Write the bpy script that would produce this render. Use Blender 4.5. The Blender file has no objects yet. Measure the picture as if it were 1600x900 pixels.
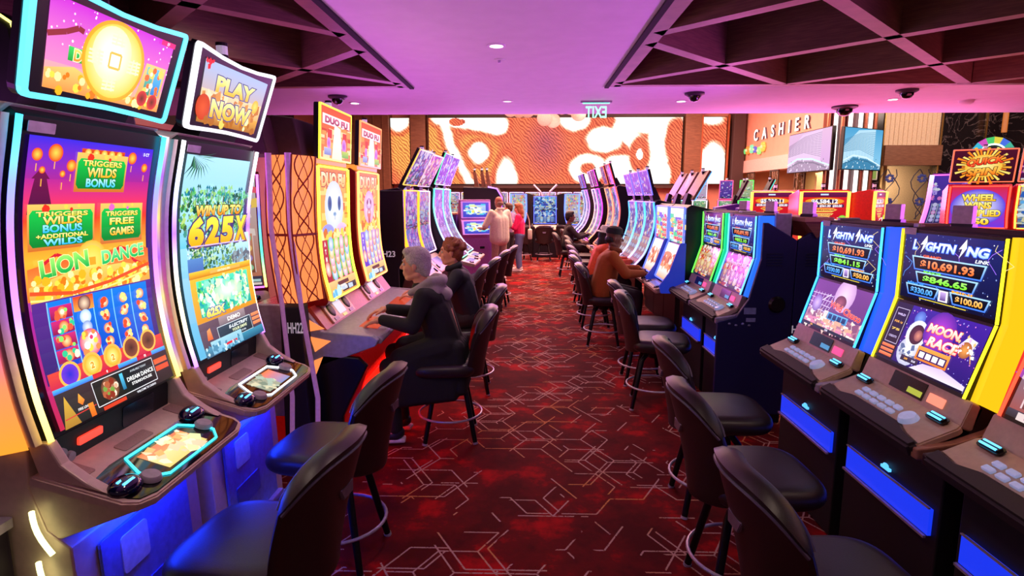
import bpy, bmesh, math, random
from mathutils import Vector, Matrix, noise
PI = math.pi
S = bpy.context.scene
COL = S.collection
rnd = random.Random(7)

# ------------------------------------------------------------------ camera, world, exposure
FPX = 914.0
PITCH = math.atan((450 - 306) / FPX)
YAW = math.atan(25 / FPX * math.cos(PITCH))
cam_d = bpy.data.cameras.new('camera')
cam_d.sensor_width = 36.0
cam_d.lens = FPX / 1600 * 36.0
cam_d.clip_start = 0.05
cam = bpy.data.objects.new('camera', cam_d)
COL.objects.link(cam)
cam.location = (0, 0, 1.8)
cam.rotation_euler = (PI / 2 - PITCH, 0, YAW)
S.camera = cam
S.view_settings.view_transform = 'Standard'
S.view_settings.look = 'None'
S.view_settings.exposure = 0.0
S.view_settings.gamma = 1.0
S.view_settings.use_curve_mapping = False
w = bpy.data.worlds.new('World')
S.world = w
w.use_nodes = True
w.node_tree.nodes['Background'].inputs[0].default_value = (0.55, 0.27, 0.42, 1)
w.node_tree.nodes['Background'].inputs[1].default_value = 0.15

def area(name, loc, target, size, power, color, spread=180):
    d = bpy.data.lights.new(name, 'AREA')
    d.shape = 'RECTANGLE'; d.size, d.size_y = size
    d.energy = power; d.color = color; d.spread = math.radians(spread)
    o = bpy.data.objects.new(name, d); COL.objects.link(o)
    o.location = loc
    o.rotation_euler = (Vector(target) - Vector(loc)).to_track_quat('-Z', 'Y').to_euler()
    return o
# added upward fill lights without fixtures, put in to colour the white ceiling
area('ceiling_fill', (-2.5, 4.2, 1.95), (-0.2, 4.3, 3.2), (6.5, 0.8), 32, (0.82, 0.16, 1.0), 110)
area('ceiling_fill', (2.95, 4.4, 1.72), (0.2, 4.5, 3.1), (6.0, 0.5), 42, (0.72, 0.13, 1.0), 95)
area('ceiling_fill', (5.2, 5.6, 1.75), (5.2, 5.8, 3.2), (3.0, 1.5), 36, (1.0, 0.14, 0.3))
area('ceiling_fill', (5.0, 9.6, 1.9), (5.0, 8.0, 3.2), (5.0, 0.8), 95, (1.0, 0.2, 0.55))
area('ceiling_fill', (.1, 10.6, 1.9), (.1, 8.0, 3.0), (7.0, 0.8), 120, (0.85, 0.18, 1.0))
# added fill lights, no fixtures, brighten the tall hall beyond the low ceiling
area('hall_fill', (1.0, 15.5, 4.95), (1.0, 15.5, 0), (9, 8), 2500, (1.0, 0.5, 0.4))
area('hall_fill', (4.2, 16.5, 4.7), (7.6, 17.5, 3.2), (5, 1), 260, (1.0, 0.55, 0.42))
area('hall_fill', (9.5, 12.0, 4.7), (10.8, 15.6, 2.8), (5, 1), 240, (1.0, 0.72, 0.6))
# first two continue the aisle's row of ceiling lights; the rest are added warm fill
for xx, yy in ((-.26, -1.2), (-.26, 2.0), (1.9, 1.2), (2.9, 3.1), (2.9, 5.1), (-2.3, 1.6), (-2.4, 4.6), (2.9, 7.4)):
    sd_ = bpy.data.lights.new('down_spot', 'SPOT'); sd_.energy = 40; sd_.color = (1, .74, .6); sd_.spot_size = 2.4; sd_.spot_blend = .7; sd_.shadow_soft_size = .06
    so_ = bpy.data.objects.new('down_spot', sd_); COL.objects.link(so_); so_.location = (xx, yy, 2.96 if -1 < xx < .8 or yy > 6.9 else 3.5)

# ------------------------------------------------------------------ colours and materials
def lin(c):
    return tuple((x / 12.92 if x <= 0.04045 else ((x + 0.055) / 1.055) ** 2.4) for x in c[:3])
def hx(h):
    return tuple(int(h[i:i + 2], 16) / 255 for i in (0, 2, 4))
def cc(c):
    if isinstance(c, str): c = hx(c)
    return lin(c) + (1.0,)
MATS = {}
def mat(name, color, rough=0.5, metal=0.0, var=0.12, scale=40.0, bump=0.0, spec=0.5, coat=0.0, emit=None, es=0.0):
    if name in MATS: return MATS[name]
    m = bpy.data.materials.new(name); m.use_nodes = True
    nt = m.node_tree; b = nt.nodes['Principled BSDF']
    c = cc(color)
    b.inputs['Roughness'].default_value = rough
    b.inputs['Metallic'].default_value = metal
    b.inputs['Specular IOR Level'].default_value = spec
    b.inputs['Coat Weight'].default_value = coat
    tc = nt.nodes.new('ShaderNodeTexCoord')
    n = nt.nodes.new('ShaderNodeTexNoise'); n.inputs['Scale'].default_value = scale; n.inputs['Detail'].default_value = 3
    nt.links.new(tc.outputs['Object'], n.inputs['Vector'])
    r = nt.nodes.new('ShaderNodeValToRGB')
    r.color_ramp.elements[0].position = 0.3; r.color_ramp.elements[1].position = 0.7
    r.color_ramp.elements[0].color = tuple(x * (1 - var) for x in c[:3]) + (1,)
    r.color_ramp.elements[1].color = tuple(min(1, x * (1 + var)) for x in c[:3]) + (1,)
    nt.links.new(n.outputs['Fac'], r.inputs['Fac'])
    nt.links.new(r.outputs['Color'], b.inputs['Base Color'])
    if bump:
        bp = nt.nodes.new('ShaderNodeBump'); bp.inputs['Strength'].default_value = bump; bp.inputs['Distance'].default_value = 0.002
        nt.links.new(n.outputs['Fac'], bp.inputs['Height']); nt.links.new(bp.outputs['Normal'], b.inputs['Normal'])
    if emit:
        b.inputs['Emission Color'].default_value = cc(emit); b.inputs['Emission Strength'].default_value = es
    MATS[name] = m
    return m
def glow(color, strength):
    k = 'glow_%s_%s' % (color, strength)
    if k in MATS: return MATS[k]
    return mat(k, '202020', 0.35, emit=color, es=strength)
def attr_mat(name, strength, rough=0.12, spec=0.4, scan=0.0):
    """lit display: shows the colours stored on its mesh, behind glossy glass"""
    m = bpy.data.materials.new(name); m.use_nodes = True
    nt = m.node_tree; b = nt.nodes['Principled BSDF']
    b.inputs['Base Color'].default_value = (0.004, 0.004, 0.005, 1)
    b.inputs['Roughness'].default_value = rough
    b.inputs['Specular IOR Level'].default_value = spec
    a = nt.nodes.new('ShaderNodeAttribute'); a.attribute_name = 'Col'
    nt.links.new(a.outputs['Color'], b.inputs['Emission Color'])
    b.inputs['Emission Strength'].default_value = strength
    MATS[name] = m
    return m
DISPLAY = attr_mat('display', 1.35)
DISPLAY_SOFT = attr_mat('display_far', 1.15, 0.45, 0.08)
SIDEGLOW = attr_mat('side_glow', 1.25, 0.4)
NEON = attr_mat('neon_gradient', 3.2, 0.4)
PRINT = None

# ------------------------------------------------------------------ mesh collector
def frame(p0, p1, y=0.0):
    """local frame on a plane in the x-z profile: u along y, v from p0 (low/front) to p1, n out of the plane"""
    p0 = Vector((p0[0], 0, p0[1])); p1 = Vector((p1[0], 0, p1[1]))
    v = (p1 - p0).normalized(); u = Vector((0, 1, 0)); n = u.cross(v)
    M = Matrix((u, v, n)).transposed().to_4x4(); M.translation = p0 + Vector((0, y, 0))
    return M, (p1 - p0).length
class MB:
    def __init__(s, M=None):
        s.bm = bmesh.new(); s.M = M or Matrix.Identity(4); s.col = None
    def _merge(s, b, M=None):
        T = s.M @ M if M is not None else s.M
        me = bpy.data.meshes.new('t'); b.to_mesh(me); b.free()
        me.transform(T)
        s.bm.from_mesh(me); bpy.data.meshes.remove(me)
        return s
    def box(s, c, d, bev=0.0, seg=2, rot=None):
        b = bmesh.new(); bmesh.ops.create_cube(b, size=1)
        for v in b.verts: v.co = Vector((v.co.x * d[0], v.co.y * d[1], v.co.z * d[2]))
        if bev: bmesh.ops.bevel(b, geom=b.edges[:], offset=min(bev, min(d) * 0.49), segments=seg, affect='EDGES', profile=0.5)
        M = Matrix.Translation(c)
        if rot is not None: M = M @ rot
        return s._merge(b, M)
    def prism(s, prof, y0, y1, bev=0.0, seg=2):
        """closed x-z outline extruded along y"""
        b = bmesh.new()
        A = [b.verts.new((p[0], y0, p[1])) for p in prof]; B = [b.verts.new((p[0], y1, p[1])) for p in prof]
        n = len(prof)
        b.faces.new(A); b.faces.new(B[::-1])
        for i in range(n): b.faces.new((A[i], B[i], B[(i + 1) % n], A[(i + 1) % n]))
        bmesh.ops.recalc_face_normals(b, faces=b.faces[:])
        if bev:
            es = [e for e in b.edges if e.calc_face_angle(0) > 0.6]
            bmesh.ops.bevel(b, geom=es, offset=bev, segments=seg, affect='EDGES', profile=0.5)
        return s._merge(b)
    def plate(s, pts, z0, z1, bev=0.0):
        """closed x-y outline extruded along z (use with a frame as self.M)"""
        b = bmesh.new()
        A = [b.verts.new((p[0], p[1], z0)) for p in pts]; B = [b.verts.new((p[0], p[1], z1)) for p in pts]
        n = len(pts)
        b.faces.new(A[::-1]); b.faces.new(B)
        for i in range(n): b.faces.new((A[i], A[(i + 1) % n], B[(i + 1) % n], B[i]))
        bmesh.ops.recalc_face_normals(b, faces=b.faces[:])
        if bev:
            es = [e for e in b.edges if e.calc_face_angle(0) > 0.6]
            bmesh.ops.bevel(b, geom=es, offset=bev, segments=2, affect='EDGES')
        return s._merge(b)
    def ring(s, outer, inner, z0, z1):
        """flat frame between two x-y outlines of equal length, extruded along z"""
        b = bmesh.new(); n = len(outer)
        L = [[b.verts.new((p[0], p[1], z)) for p in o] for o, z in ((outer, z0), (outer, z1), (inner, z1), (inner, z0))]
        for k in range(4):
            P, Q = L[k], L[(k + 1) % 4]
            for i in range(n): b.faces.new((P[i], P[(i + 1) % n], Q[(i + 1) % n], Q[i]))
        bmesh.ops.recalc_face_normals(b, faces=b.faces[:])
        return s._merge(b)
    def cone(s, p0, p1, r0, r1, n=12):
        p0, p1 = Vector(p0), Vector(p1); d = p1 - p0
        b = bmesh.new(); bmesh.ops.create_cone(b, cap_ends=True, segments=n, radius1=r0, radius2=r1, depth=d.length)
        M = Matrix.Translation((p0 + p1) / 2) @ d.to_track_quat('Z', 'Y').to_matrix().to_4x4()
        return s._merge(b, M)
    def ball(s, c, r, seg=16, rot=None):
        if not hasattr(r, '__len__'): r = (r, r, r)
        b = bmesh.new(); bmesh.ops.create_uvsphere(b, u_segments=seg, v_segments=max(6, seg * 2 // 3), radius=1)
        M = Matrix.Translation(c)
        if rot is not None: M = M @ rot
        return s._merge(b, M @ Matrix.Diagonal((r[0], r[1], r[2], 1)))
    def lathe(s, prof, c=(0, 0, 0), n=20, rot=None):
        b = bmesh.new(); rows = []
        for r, z in prof:
            rows.append([b.verts.new((r * math.cos(2 * PI * i / n), r * math.sin(2 * PI * i / n), z)) for i in range(n)])
        for a, q in zip(rows, rows[1:]):
            for i in range(n): b.faces.new((a[i], a[(i + 1) % n], q[(i + 1) % n], q[i]))
        if prof[0][0] > 1e-5: b.faces.new(rows[0][::-1])
        if prof[-1][0] > 1e-5: b.faces.new(rows[-1])
        bmesh.ops.remove_doubles(b, verts=b.verts[:], dist=1e-6)
        M = Matrix.Translation(c)
        if rot is not None: M = M @ rot
        return s._merge(b, M)
    def tube(s, pts, r, n=8, closed=False, colf=None):
        pts = [Vector(p) for p in pts]; N = len(pts); b = bmesh.new(); rows = []
        rr = r if hasattr(r, '__len__') else [r] * N
        ref = None
        for i, p in enumerate(pts):
            a = pts[i - 1] if (i > 0 or closed) else p; q = pts[(i + 1) % N] if (i < N - 1 or closed) else p
            t = (q - a).normalized()
            if ref is None: ref = t.orthogonal().normalized()
            ref = (ref - t * ref.dot(t)).normalized(); bi = t.cross(ref)
            rows.append([b.verts.new(p + (ref * math.cos(2 * PI * k / n) + bi * math.sin(2 * PI * k / n)) * rr[i]) for k in range(n)])
        for i in range(N if closed else N - 1):
            a, q = rows[i], rows[(i + 1) % N]
            for k in range(n): b.faces.new((a[k], a[(k + 1) % n], q[(k + 1) % n], q[k]))
        if not closed: b.faces.new(rows[0][::-1]); b.faces.new(rows[-1])
        if colf:
            cl = b.loops.layers.float_color.new('Col')
            idx = {v: i for i, row in enumerate(rows) for v in row}
            for f in b.faces:
                for l in f.loops: l[cl] = cc(colf(idx[l.vert] / max(1, N - 1)))
        return s._merge(b)
    def grid(s, fn, nu, nv, closed_u=False, colf=None):
        b = bmesh.new(); V = [[b.verts.new(fn(i / nu, j / nv)) for i in range(nu + (0 if closed_u else 1))] for j in range(nv + 1)]
        W = nu if closed_u else nu + 1
        cl = b.loops.layers.float_color.new('Col') if colf else None
        for j in range(nv):
            for i in range(nu):
                f = b.faces.new((V[j][i], V[j][(i + 1) % W], V[j + 1][(i + 1) % W], V[j + 1][i]))
                if colf:
                    for l, (a, c) in zip(f.loops, ((i, j), (i + 1, j), (i + 1, j + 1), (i, j + 1))): l[cl] = cc(colf(a / nu, c / nv))
        return s._merge(b)
    def build(s, name, m, parent=None, smooth=False, label=None):
        me = bpy.data.meshes.new(name); s.bm.to_mesh(me); s.bm.free()
        me.materials.append(m)
        if smooth:
            me.polygons.foreach_set('use_smooth', [True] * len(me.polygons))
            try: me.set_sharp_from_angle(angle=math.radians(38))
            except Exception: pass
        o = bpy.data.objects.new(name, me); COL.objects.link(o)
        if parent is not None: o.parent = parent
        if label: o['label'] = label
        return o

def tag(o, label=None, cat=None, group=None, kind=None):
    if label: o['label'] = label
    if cat: o['category'] = cat
    if group: o['group'] = group
    if kind: o['kind'] = kind
    return o
def thing(name, label, cat, loc=(0, 0, 0), rz=0.0, group=None):
    o = bpy.data.objects.new(name, None); o.empty_display_size = 0.1; COL.objects.link(o)
    o.location = loc; o.rotation_euler = (0, 0, rz)
    return tag(o, label, cat, group)
KIDS = {}
def copy_tree(o, parent=None):
    c = o.copy(); COL.objects.link(c)
    if parent is not None: c.parent = parent
    for ch in [x for x in bpy.data.objects if x.parent == o]: copy_tree(ch, c)
    return c
def clone(o, loc, rz, label, group=None):
    c = copy_tree(o); c.location = loc; c.rotation_euler = (0, 0, rz); c['label'] = label
    if group: c['group'] = group
    return c
def struct(name, mb, m, parent=None, smooth=False):
    o = mb.build(name, m, parent, smooth)
    if parent is None: o['kind'] = 'structure'
    return o

# ------------------------------------------------------------------ text and flat display artwork
GLYPH = {}
def glyphs(txt, off=0.0, shear=0.0, space=1.0):
    k = (txt, off, shear, space)
    if k in GLYPH: return GLYPH[k]
    cu = bpy.data.curves.new('t', 'FONT'); cu.body = txt; cu.size = 1.0; cu.offset = off; cu.shear = shear
    cu.space_character = space; cu.resolution_u = 3; cu.fill_mode = 'FRONT'
    ob = bpy.data.objects.new('t', cu); COL.objects.link(ob)
    dg = bpy.context.evaluated_depsgraph_get(); dg.update()
    me = ob.evaluated_get(dg).to_mesh()
    V = [(v.co.x / 0.72, v.co.y / 0.72) for v in me.vertices]; F = [tuple(p.vertices) for p in me.polygons]
    ob.evaluated_get(dg).to_mesh_clear()
    bpy.data.objects.remove(ob); bpy.data.curves.remove(cu)
    x0 = min([v[0] for v in V] or [0]); x1 = max([v[0] for v in V] or [1])
    GLYPH[k] = (V, F, x0, x1)
    return GLYPH[k]
def mixc(a, b, t):
    a = hx(a) if isinstance(a, str) else a; b = hx(b) if isinstance(b, str) else b
    return tuple(x + (y - x) * t for x, y in zip(a, b))
class Art:
    """artwork for one display, drawn in (u, v) with 0..1 across and up; later drawing lies on top"""
    E = 0.00012
    def __init__(s, W, H):
        s.W, s.H = W, H; s.bm = bmesh.new(); s.cl = s.bm.loops.layers.float_color.new('Col'); s.k = 0
    def _face(s, pts, cols, dz=0.0):
        z = s.k * s.E + dz
        vs = [s.bm.verts.new((p[0], p[1], z)) for p in pts]
        try: f = s.bm.faces.new(vs)
        except ValueError: return
        for l, c in zip(f.loops, cols): l[s.cl] = cc(c)
    def rect(s, x0, y0, x1, y1, c, c2=None, side=None):
        s.k += 1
        c2 = c2 or c
        if side: s._face([(x0, y0), (x1, y0), (x1, y1), (x0, y1)], [c, side, side, c])
        else: s._face([(x0, y0), (x1, y0), (x1, y1), (x0, y1)], [c, c, c2, c2])
        return s
    def poly(s, pts, c, c2=None):
        s.k += 1
        ys = [p[1] for p in pts]; a, b = min(ys), max(ys)
        s._face(pts, [mixc(c, c2 or c, (p[1] - a) / max(1e-6, b - a)) for p in pts]); return s
    def ell(s, cx, cy, r, c, c2=None, ry=None, n=20):
        ry = ry if ry is not None else r * s.W / s.H
        s.k += 1
        pts = [(cx + r * math.cos(2 * PI * i / n), cy + ry * math.sin(2 * PI * i / n)) for i in range(n)]
        if c2:   # centre colour c, rim colour c2
            for i in range(n): s._face([(cx, cy), pts[i], pts[(i + 1) % n]], [c, c2, c2])
        else: s._face(pts, [c] * n)
        return s
    def line(s, pts, wd, c):
        s.k += 1
        a = s.W / s.H
        for (x0, y0), (x1, y1) in zip(pts, pts[1:]):
            dx, dy = (x1 - x0), (y1 - y0) / a; L = math.hypot(dx, dy) or 1
            nx, ny = -dy / L * wd / 2, dx / L * wd / 2 * a
            s._face([(x0 - nx, y0 - ny), (x1 - nx, y1 - ny), (x1 + nx, y1 + ny), (x0 + nx, y0 + ny)], [c] * 4, rnd.random() * s.E * 0.5)
        return s
    def box(s, x0, y0, x1, y1, wd, c):
        return s.line([(x0, y0), (x1, y0), (x1, y1), (x0, y1), (x0, y0)], wd, c)
    def text(s, t, cx, cy, h, c, c2=None, w=None, out=None, ow=0.06, shear=0.0, bold=0.03, rot=0.0, mirror=False):
        for off, ca, cb in (([(bold + ow, out, out)] if out else []) + [(bold, c, c2 or c)]):
            V, F, x0, x1 = glyphs(t, off, shear)
            V0, _, a0, a1 = glyphs(t, bold, shear)
            sx = h * s.H / s.W
            if w: sx = w / (a1 - a0)
            s.k += 1
            cr, sr = math.cos(rot), math.sin(rot); A = s.W / s.H
            def T(p):
                X = (p[0] - (a0 + a1) / 2) * sx * (-1 if mirror else 1); Y = (p[1] - 0.5) * h / A
                return (cx + X * cr - Y * sr, cy + (X * sr + Y * cr) * A)
            P = [T(p) for p in V]; z = s.k * s.E
            for f in F:
                vs = [s.bm.verts.new((P[i][0], P[i][1], z)) for i in f]
                try: fc = s.bm.faces.new(vs)
                except ValueError: continue
                for l, i in zip(fc.loops, f): l[s.cl] = cc(mixc(ca, cb, min(1, max(0, V[i][1]))))
        return s
    def specks(s, n, x0, y0, x1, y1, pal, r0, r1, seed=1, shape='e'):
        R = random.Random(seed); s.k += 1
        for i in range(n):
            cx, cy = R.uniform(x0, x1), R.uniform(y0, y1); r = R.uniform(r0, r1); c = R.choice(pal)
            ry = r * s.W / s.H; dz = s.E * 0.9 * i / max(1, n)
            if shape == 'e': pts = [(cx + r * math.cos(k * PI / 3.5), cy + ry * math.sin(k * PI / 3.5)) for k in range(7)]
            elif shape == 'b': pts = [(cx - r * 1.6, cy - ry * .5), (cx + r * 1.6, cy - ry * .5), (cx + r * 1.6, cy + ry * .5), (cx - r * 1.6, cy + ry * .5)]
            else:
                q = R.uniform(0, 6.28); pts = [(cx + r * R.uniform(.5, 1.3) * math.cos(q + k * 1.57), cy + ry * R.uniform(.5, 1.3) * math.sin(q + k * 1.57)) for k in range(4)]
            s._face(pts, [c] * len(pts), dz)
        return s
    def curve(s, prof):
        s.prof = prof; return s
    def build(s, name, surf, parent, cuts=1, m=None, label=None, cutsu=1):
        bm = s.bm
        if hasattr(surf, 'P') and len(surf.P) > 3: cuts = max(cuts, 14)
        for i in range(1, cuts):
            bmesh.ops.bisect_plane(bm, geom=bm.verts[:] + bm.edges[:] + bm.faces[:], plane_co=(0, i / cuts, 0), plane_no=(0, 1, 0))
        for i in range(1, cutsu):
            bmesh.ops.bisect_plane(bm, geom=bm.verts[:] + bm.edges[:] + bm.faces[:], plane_co=(i / cutsu, 0, 0), plane_no=(1, 0, 0))
        if cuts > 1:   # straight facets between the cut lines, so that the layers never cross
            for v in bm.verts:
                a = min(int(max(v.co.y, 0) * cuts + 1e-6), cuts - 1); t_ = v.co.y * cuts - a; n_ = v.co.z + 0.0006
                v.co = surf(v.co.x, a / cuts, n_).lerp(surf(v.co.x, (a + 1) / cuts, n_), t_)
        else:
            for v in bm.verts: v.co = surf(v.co.x, v.co.y, v.co.z + 0.0006)
        me = bpy.data.meshes.new(name); bm.to_mesh(me); bm.free()
        me.materials.append(m or DISPLAY)
        o = bpy.data.objects.new(name, me); COL.objects.link(o); o.parent = parent
        if label: o['label'] = label
        return o
def profile_surf(prof, W, y=0.0):
    """surface swept along y over an x-z profile listed from bottom to top, smoothed"""
    P = [Vector((p[0], 0, p[1])) for p in prof]
    if len(P) > 2:   # Catmull-Rom refinement
        Q = []
        for i in range(len(P) - 1):
            a = P[i - 1] if i else P[0] * 2 - P[1]; b, c = P[i], P[i + 1]; d = P[i + 2] if i + 2 < len(P) else P[-1] * 2 - P[-2]
            for k in range(6):
                t = k / 6
                Q.append(0.5 * ((2 * b) + (c - a) * t + (2 * a - 5 * b + 4 * c - d) * t * t + (3 * b - a - 3 * c + d) * t ** 3))
        P = Q + [P[-1]]
    L = [0]
    for a, b in zip(P, P[1:]): L.append(L[-1] + (b - a).length)
    def f(u, v, n=0.0):
        d = min(max(v, 0), 1) * L[-1]; i = 0
        while i < len(P) - 2 and L[i + 1] < d: i += 1
        t = (d - L[i]) / (L[i + 1] - L[i]); p = P[i].lerp(P[i + 1], t); g = (P[i + 1] - P[i]).normalized()
        return Vector((p.x + g.z * n, y + (u - 0.5) * W, p.z - g.x * n))
    f.H = L[-1]; f.W = W; f.P = P
    return f
def plane_surf(M, W, H, y=0.0):
    def f(u, v, n=0.0): return M @ Vector((y + (u - 0.5) * W, v * H, n))
    f.H = H; f.W = W
    return f
def rrect(x0, y0, x1, y1, r, n=4):
    pts = []
    for cx, cy, a in ((x1 - r, y0 + r, -PI / 2), (x1 - r, y1 - r, 0), (x0 + r, y1 - r, PI / 2), (x0 + r, y0 + r, PI)):
        for k in range(n + 1): pts.append((cx + r * math.cos(a + k * PI / 2 / n), cy + r * math.sin(a + k * PI / 2 / n)))
    return pts
# ------------------------------------------------------------------ the room shell
def wood_mat(name, c1, c2, rot=0.0):
    m = bpy.data.materials.new(name); m.use_nodes = True; nt = m.node_tree; b = nt.nodes['Principled BSDF']
    tc = nt.nodes.new('ShaderNodeTexCoord'); mp = nt.nodes.new('ShaderNodeMapping')
    mp.inputs['Scale'].default_value = (3, 3, 40); mp.inputs['Rotation'].default_value = (0, 0, rot)
    n = nt.nodes.new('ShaderNodeTexNoise'); n.inputs['Scale'].default_value = 2.0; n.inputs['Detail'].default_value = 5
    r = nt.nodes.new('ShaderNodeValToRGB'); r.color_ramp.elements[0].position = .35; r.color_ramp.elements[1].position = .7
    r.color_ramp.elements[0].color = cc(c1); r.color_ramp.elements[1].color = cc(c2)
    nt.links.new(tc.outputs['Object'], mp.inputs['Vector']); nt.links.new(mp.outputs['Vector'], n.inputs['Vector'])
    nt.links.new(n.outputs['Fac'], r.inputs['Fac']); nt.links.new(r.outputs['Color'], b.inputs['Base Color'])
    b.inputs['Roughness'].default_value = .45
    return m
WOOD = wood_mat('dark_oak_veneer', '6e5244', '866652')
WOODR = wood_mat('brown_panelling', '6e4632', '8c5e44')
WHITE = mat('white_ceiling_paint', 'e6e0e4', 0.8, var=0.03, scale=6)
def carpet_mat():
    m = bpy.data.materials.new('patterned_carpet'); m.use_nodes = True; nt = m.node_tree; b = nt.nodes['Principled BSDF']
    N, L = nt.nodes, nt.links
    def mt(op, a, c=None, d=None):
        n = N.new('ShaderNodeMath'); n.operation = op
        for i, x in enumerate((a, c, d)):
            if x is None: continue
            if hasattr(x, 'links'): L.new(x, n.inputs[i])
            else: n.inputs[i].default_value = x
        return n.outputs[0]
    tc = N.new('ShaderNodeTexCoord'); sp = N.new('ShaderNodeSeparateXYZ'); L.new(tc.outputs['Object'], sp.inputs[0])
    X, Y = sp.outputs[0], sp.outputs[1]
    dn = N.new('ShaderNodeTexNoise'); dn.inputs['Scale'].default_value = 160; L.new(tc.outputs['Object'], dn.inputs['Vector'])
    jit = mt('MULTIPLY', mt('SUBTRACT', dn.outputs['Fac'], .5), .006)
    total = None
    gn = N.new('ShaderNodeTexNoise'); gn.inputs['Scale'].default_value = 1.5; gn.inputs['Detail'].default_value = 1; L.new(tc.outputs['Object'], gn.inputs['Vector'])
    grp = mt('MULTIPLY_ADD', mt('SUBTRACT', gn.outputs['Fac'], .5), 3.4, .50)
    for fam, (edge, ofs, wd, ox, oy, seed) in enumerate(((.20, .0, .0046, 0, 0, 0), (.20, -.22, .0044, .05, .027, 7))):
        h = edge * math.sqrt(3) / 2
        for k in range(3):
            a = k * PI / 3
            p = mt('ADD', mt('ADD', mt('MULTIPLY', mt('ADD', X, ox), -math.sin(a)), mt('MULTIPLY', mt('ADD', Y, oy), math.cos(a))), jit)
            q = mt('ADD', mt('MULTIPLY', mt('ADD', X, ox), math.cos(a)), mt('MULTIPLY', mt('ADD', Y, oy), math.sin(a)))
            pi_ = mt('DIVIDE', p, h); row = mt('ROUND', pi_)
            dist = mt('MULTIPLY', mt('ABSOLUTE', mt('SUBTRACT', pi_, row)), h)
            cell = mt('FLOOR', mt('SUBTRACT', mt('DIVIDE', q, edge), mt('MULTIPLY', row, .5)))
            d_ = mt('SUBTRACT', cell, row) if k != 1 else mt('SUBTRACT', row, cell)
            cls = mt('FLOORED_MODULO', mt('ADD', d_, .5), 3.0)
            gone = mt('GREATER_THAN', cls, 2.0) if k != 1 else mt('LESS_THAN', cls, 1.0)
            cb = N.new('ShaderNodeCombineXYZ'); L.new(row, cb.inputs[0]); L.new(cell, cb.inputs[1]); cb.inputs[2].default_value = k * 3.7 + seed + .5
            wn = N.new('ShaderNodeTexWhiteNoise'); wn.noise_dimensions = '3D'; L.new(cb.outputs[0], wn.inputs['Vector'])
            on = mt('MULTIPLY', mt('LESS_THAN', dist, wd), mt('LESS_THAN', wn.outputs['Value'], mt('ADD', grp, ofs)))
            on = mt('MULTIPLY', on, mt('SUBTRACT', 1.0, gone))
            total = on if total is None else mt('MAXIMUM', total, on)
    wear = N.new('ShaderNodeTexNoise'); wear.inputs['Scale'].default_value = 60; L.new(tc.outputs['Object'], wear.inputs['Vector'])
    total = mt('MULTIPLY', total, mt('GREATER_THAN', wear.outputs['Fac'], .36))
    bn = N.new('ShaderNodeTexNoise'); bn.inputs['Scale'].default_value = 2.6; bn.inputs['Detail'].default_value = 5; bn.inputs['Roughness'].default_value = .65
    L.new(tc.outputs['Object'], bn.inputs['Vector'])
    r = N.new('ShaderNodeValToRGB'); e = r.color_ramp.elements
    e[0].position = .40; e[0].color = cc('4c0507'); e[1].position = .66; e[1].color = cc('ac050c')
    x = r.color_ramp.elements.new(.54); x.color = cc('64070b')
    L.new(bn.outputs['Fac'], r.inputs['Fac'])
    on = N.new('ShaderNodeTexNoise'); on.inputs['Scale'].default_value = 1.7; L.new(tc.outputs['Object'], on.inputs['Vector'])
    lr = N.new('ShaderNodeValToRGB'); lr.color_ramp.elements[0].position = .5; lr.color_ramp.elements[1].position = .6
    lr.color_ramp.elements[0].color = cc('b89088'); lr.color_ramp.elements[1].color = cc('c07c48'); L.new(on.outputs['Fac'], lr.inputs['Fac'])
    mx = N.new('ShaderNodeMix'); mx.data_type = 'RGBA'; L.new(total, mx.inputs[0]); L.new(r.outputs['Color'], mx.inputs[6]); L.new(lr.outputs['Color'], mx.inputs[7])
    L.new(mx.outputs[2], b.inputs['Base Color'])
    b.inputs['Roughness'].default_value = .9; b.inputs['Specular IOR Level'].default_value = .15
    bp = N.new('ShaderNodeBump'); bp.inputs['Strength'].default_value = .3; bp.inputs['Distance'].default_value = .002
    L.new(dn.outputs['Fac'], bp.inputs['Height']); L.new(bp.outputs['Normal'], b.inputs['Normal'])
    return m
b = MB(); b.box((3, 10, -.05), (24, 26, .1)); struct('floor', b, carpet_mat())

# low ceiling: centre panel, far strip and the drop above the tall hall
CZ, XL, XR, YF, YE = 3.0, -1.31, 0.87, 6.82, 9.0
b = MB(); b.box(((XL + XR) / 2, 2.4, CZ + .06), (XR - XL, YF * 2 - 4.8, .12))
b.box((3, (YF + YE) / 2, CZ + .06), (24, YE - YF, .12)); b.box((3, YE - .06, CZ + 1.2), (24, .12, 2.2))
struct('ceiling', b, WHITE)
b = MB(); b.box((-4.9, 2.4, 3.62), (7.2, 9.2, .08)); b.box((5.3, 2.4, 3.62), (9.0, 9.2, .08)); struct('trim_1', b, mat('coffer_back', '3a3048', .9))
def lattice(x0, x1, y0, y1, ds, ss):
    b = MB(); wd, z0, z1 = .115, 3.0, 3.58
    def seg(p, q):
        d = Vector((q[0] - p[0], q[1] - p[1], 0))
        if d.length < .1: return
        b.box(((p[0] + q[0]) / 2, (p[1] + q[1]) / 2, (z0 + z1) / 2), (d.length, wd, z1 - z0), rot=Matrix.Rotation(math.atan2(d.y, d.x), 4, 'Z'))
    for c in ds:    # x - y = c
        lo = max(x0, y0 + c); hi = min(x1, y1 + c)
        if hi > lo: seg((lo, lo - c), (hi, hi - c))
    for c in ss:    # x + y = c
        lo = max(x0, c - y1); hi = min(x1, c - y0)
        if hi > lo: seg((lo, c - lo), (hi, c - hi))
    return b
def ds(c, n0, n1): return [c + 1.96 * k for k in range(n0, n1)]
b = lattice(XR + .1, 8.6, 0, YF - .1, ds(-3.97, -1, 7), ds(7.6, -3, 5))
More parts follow.
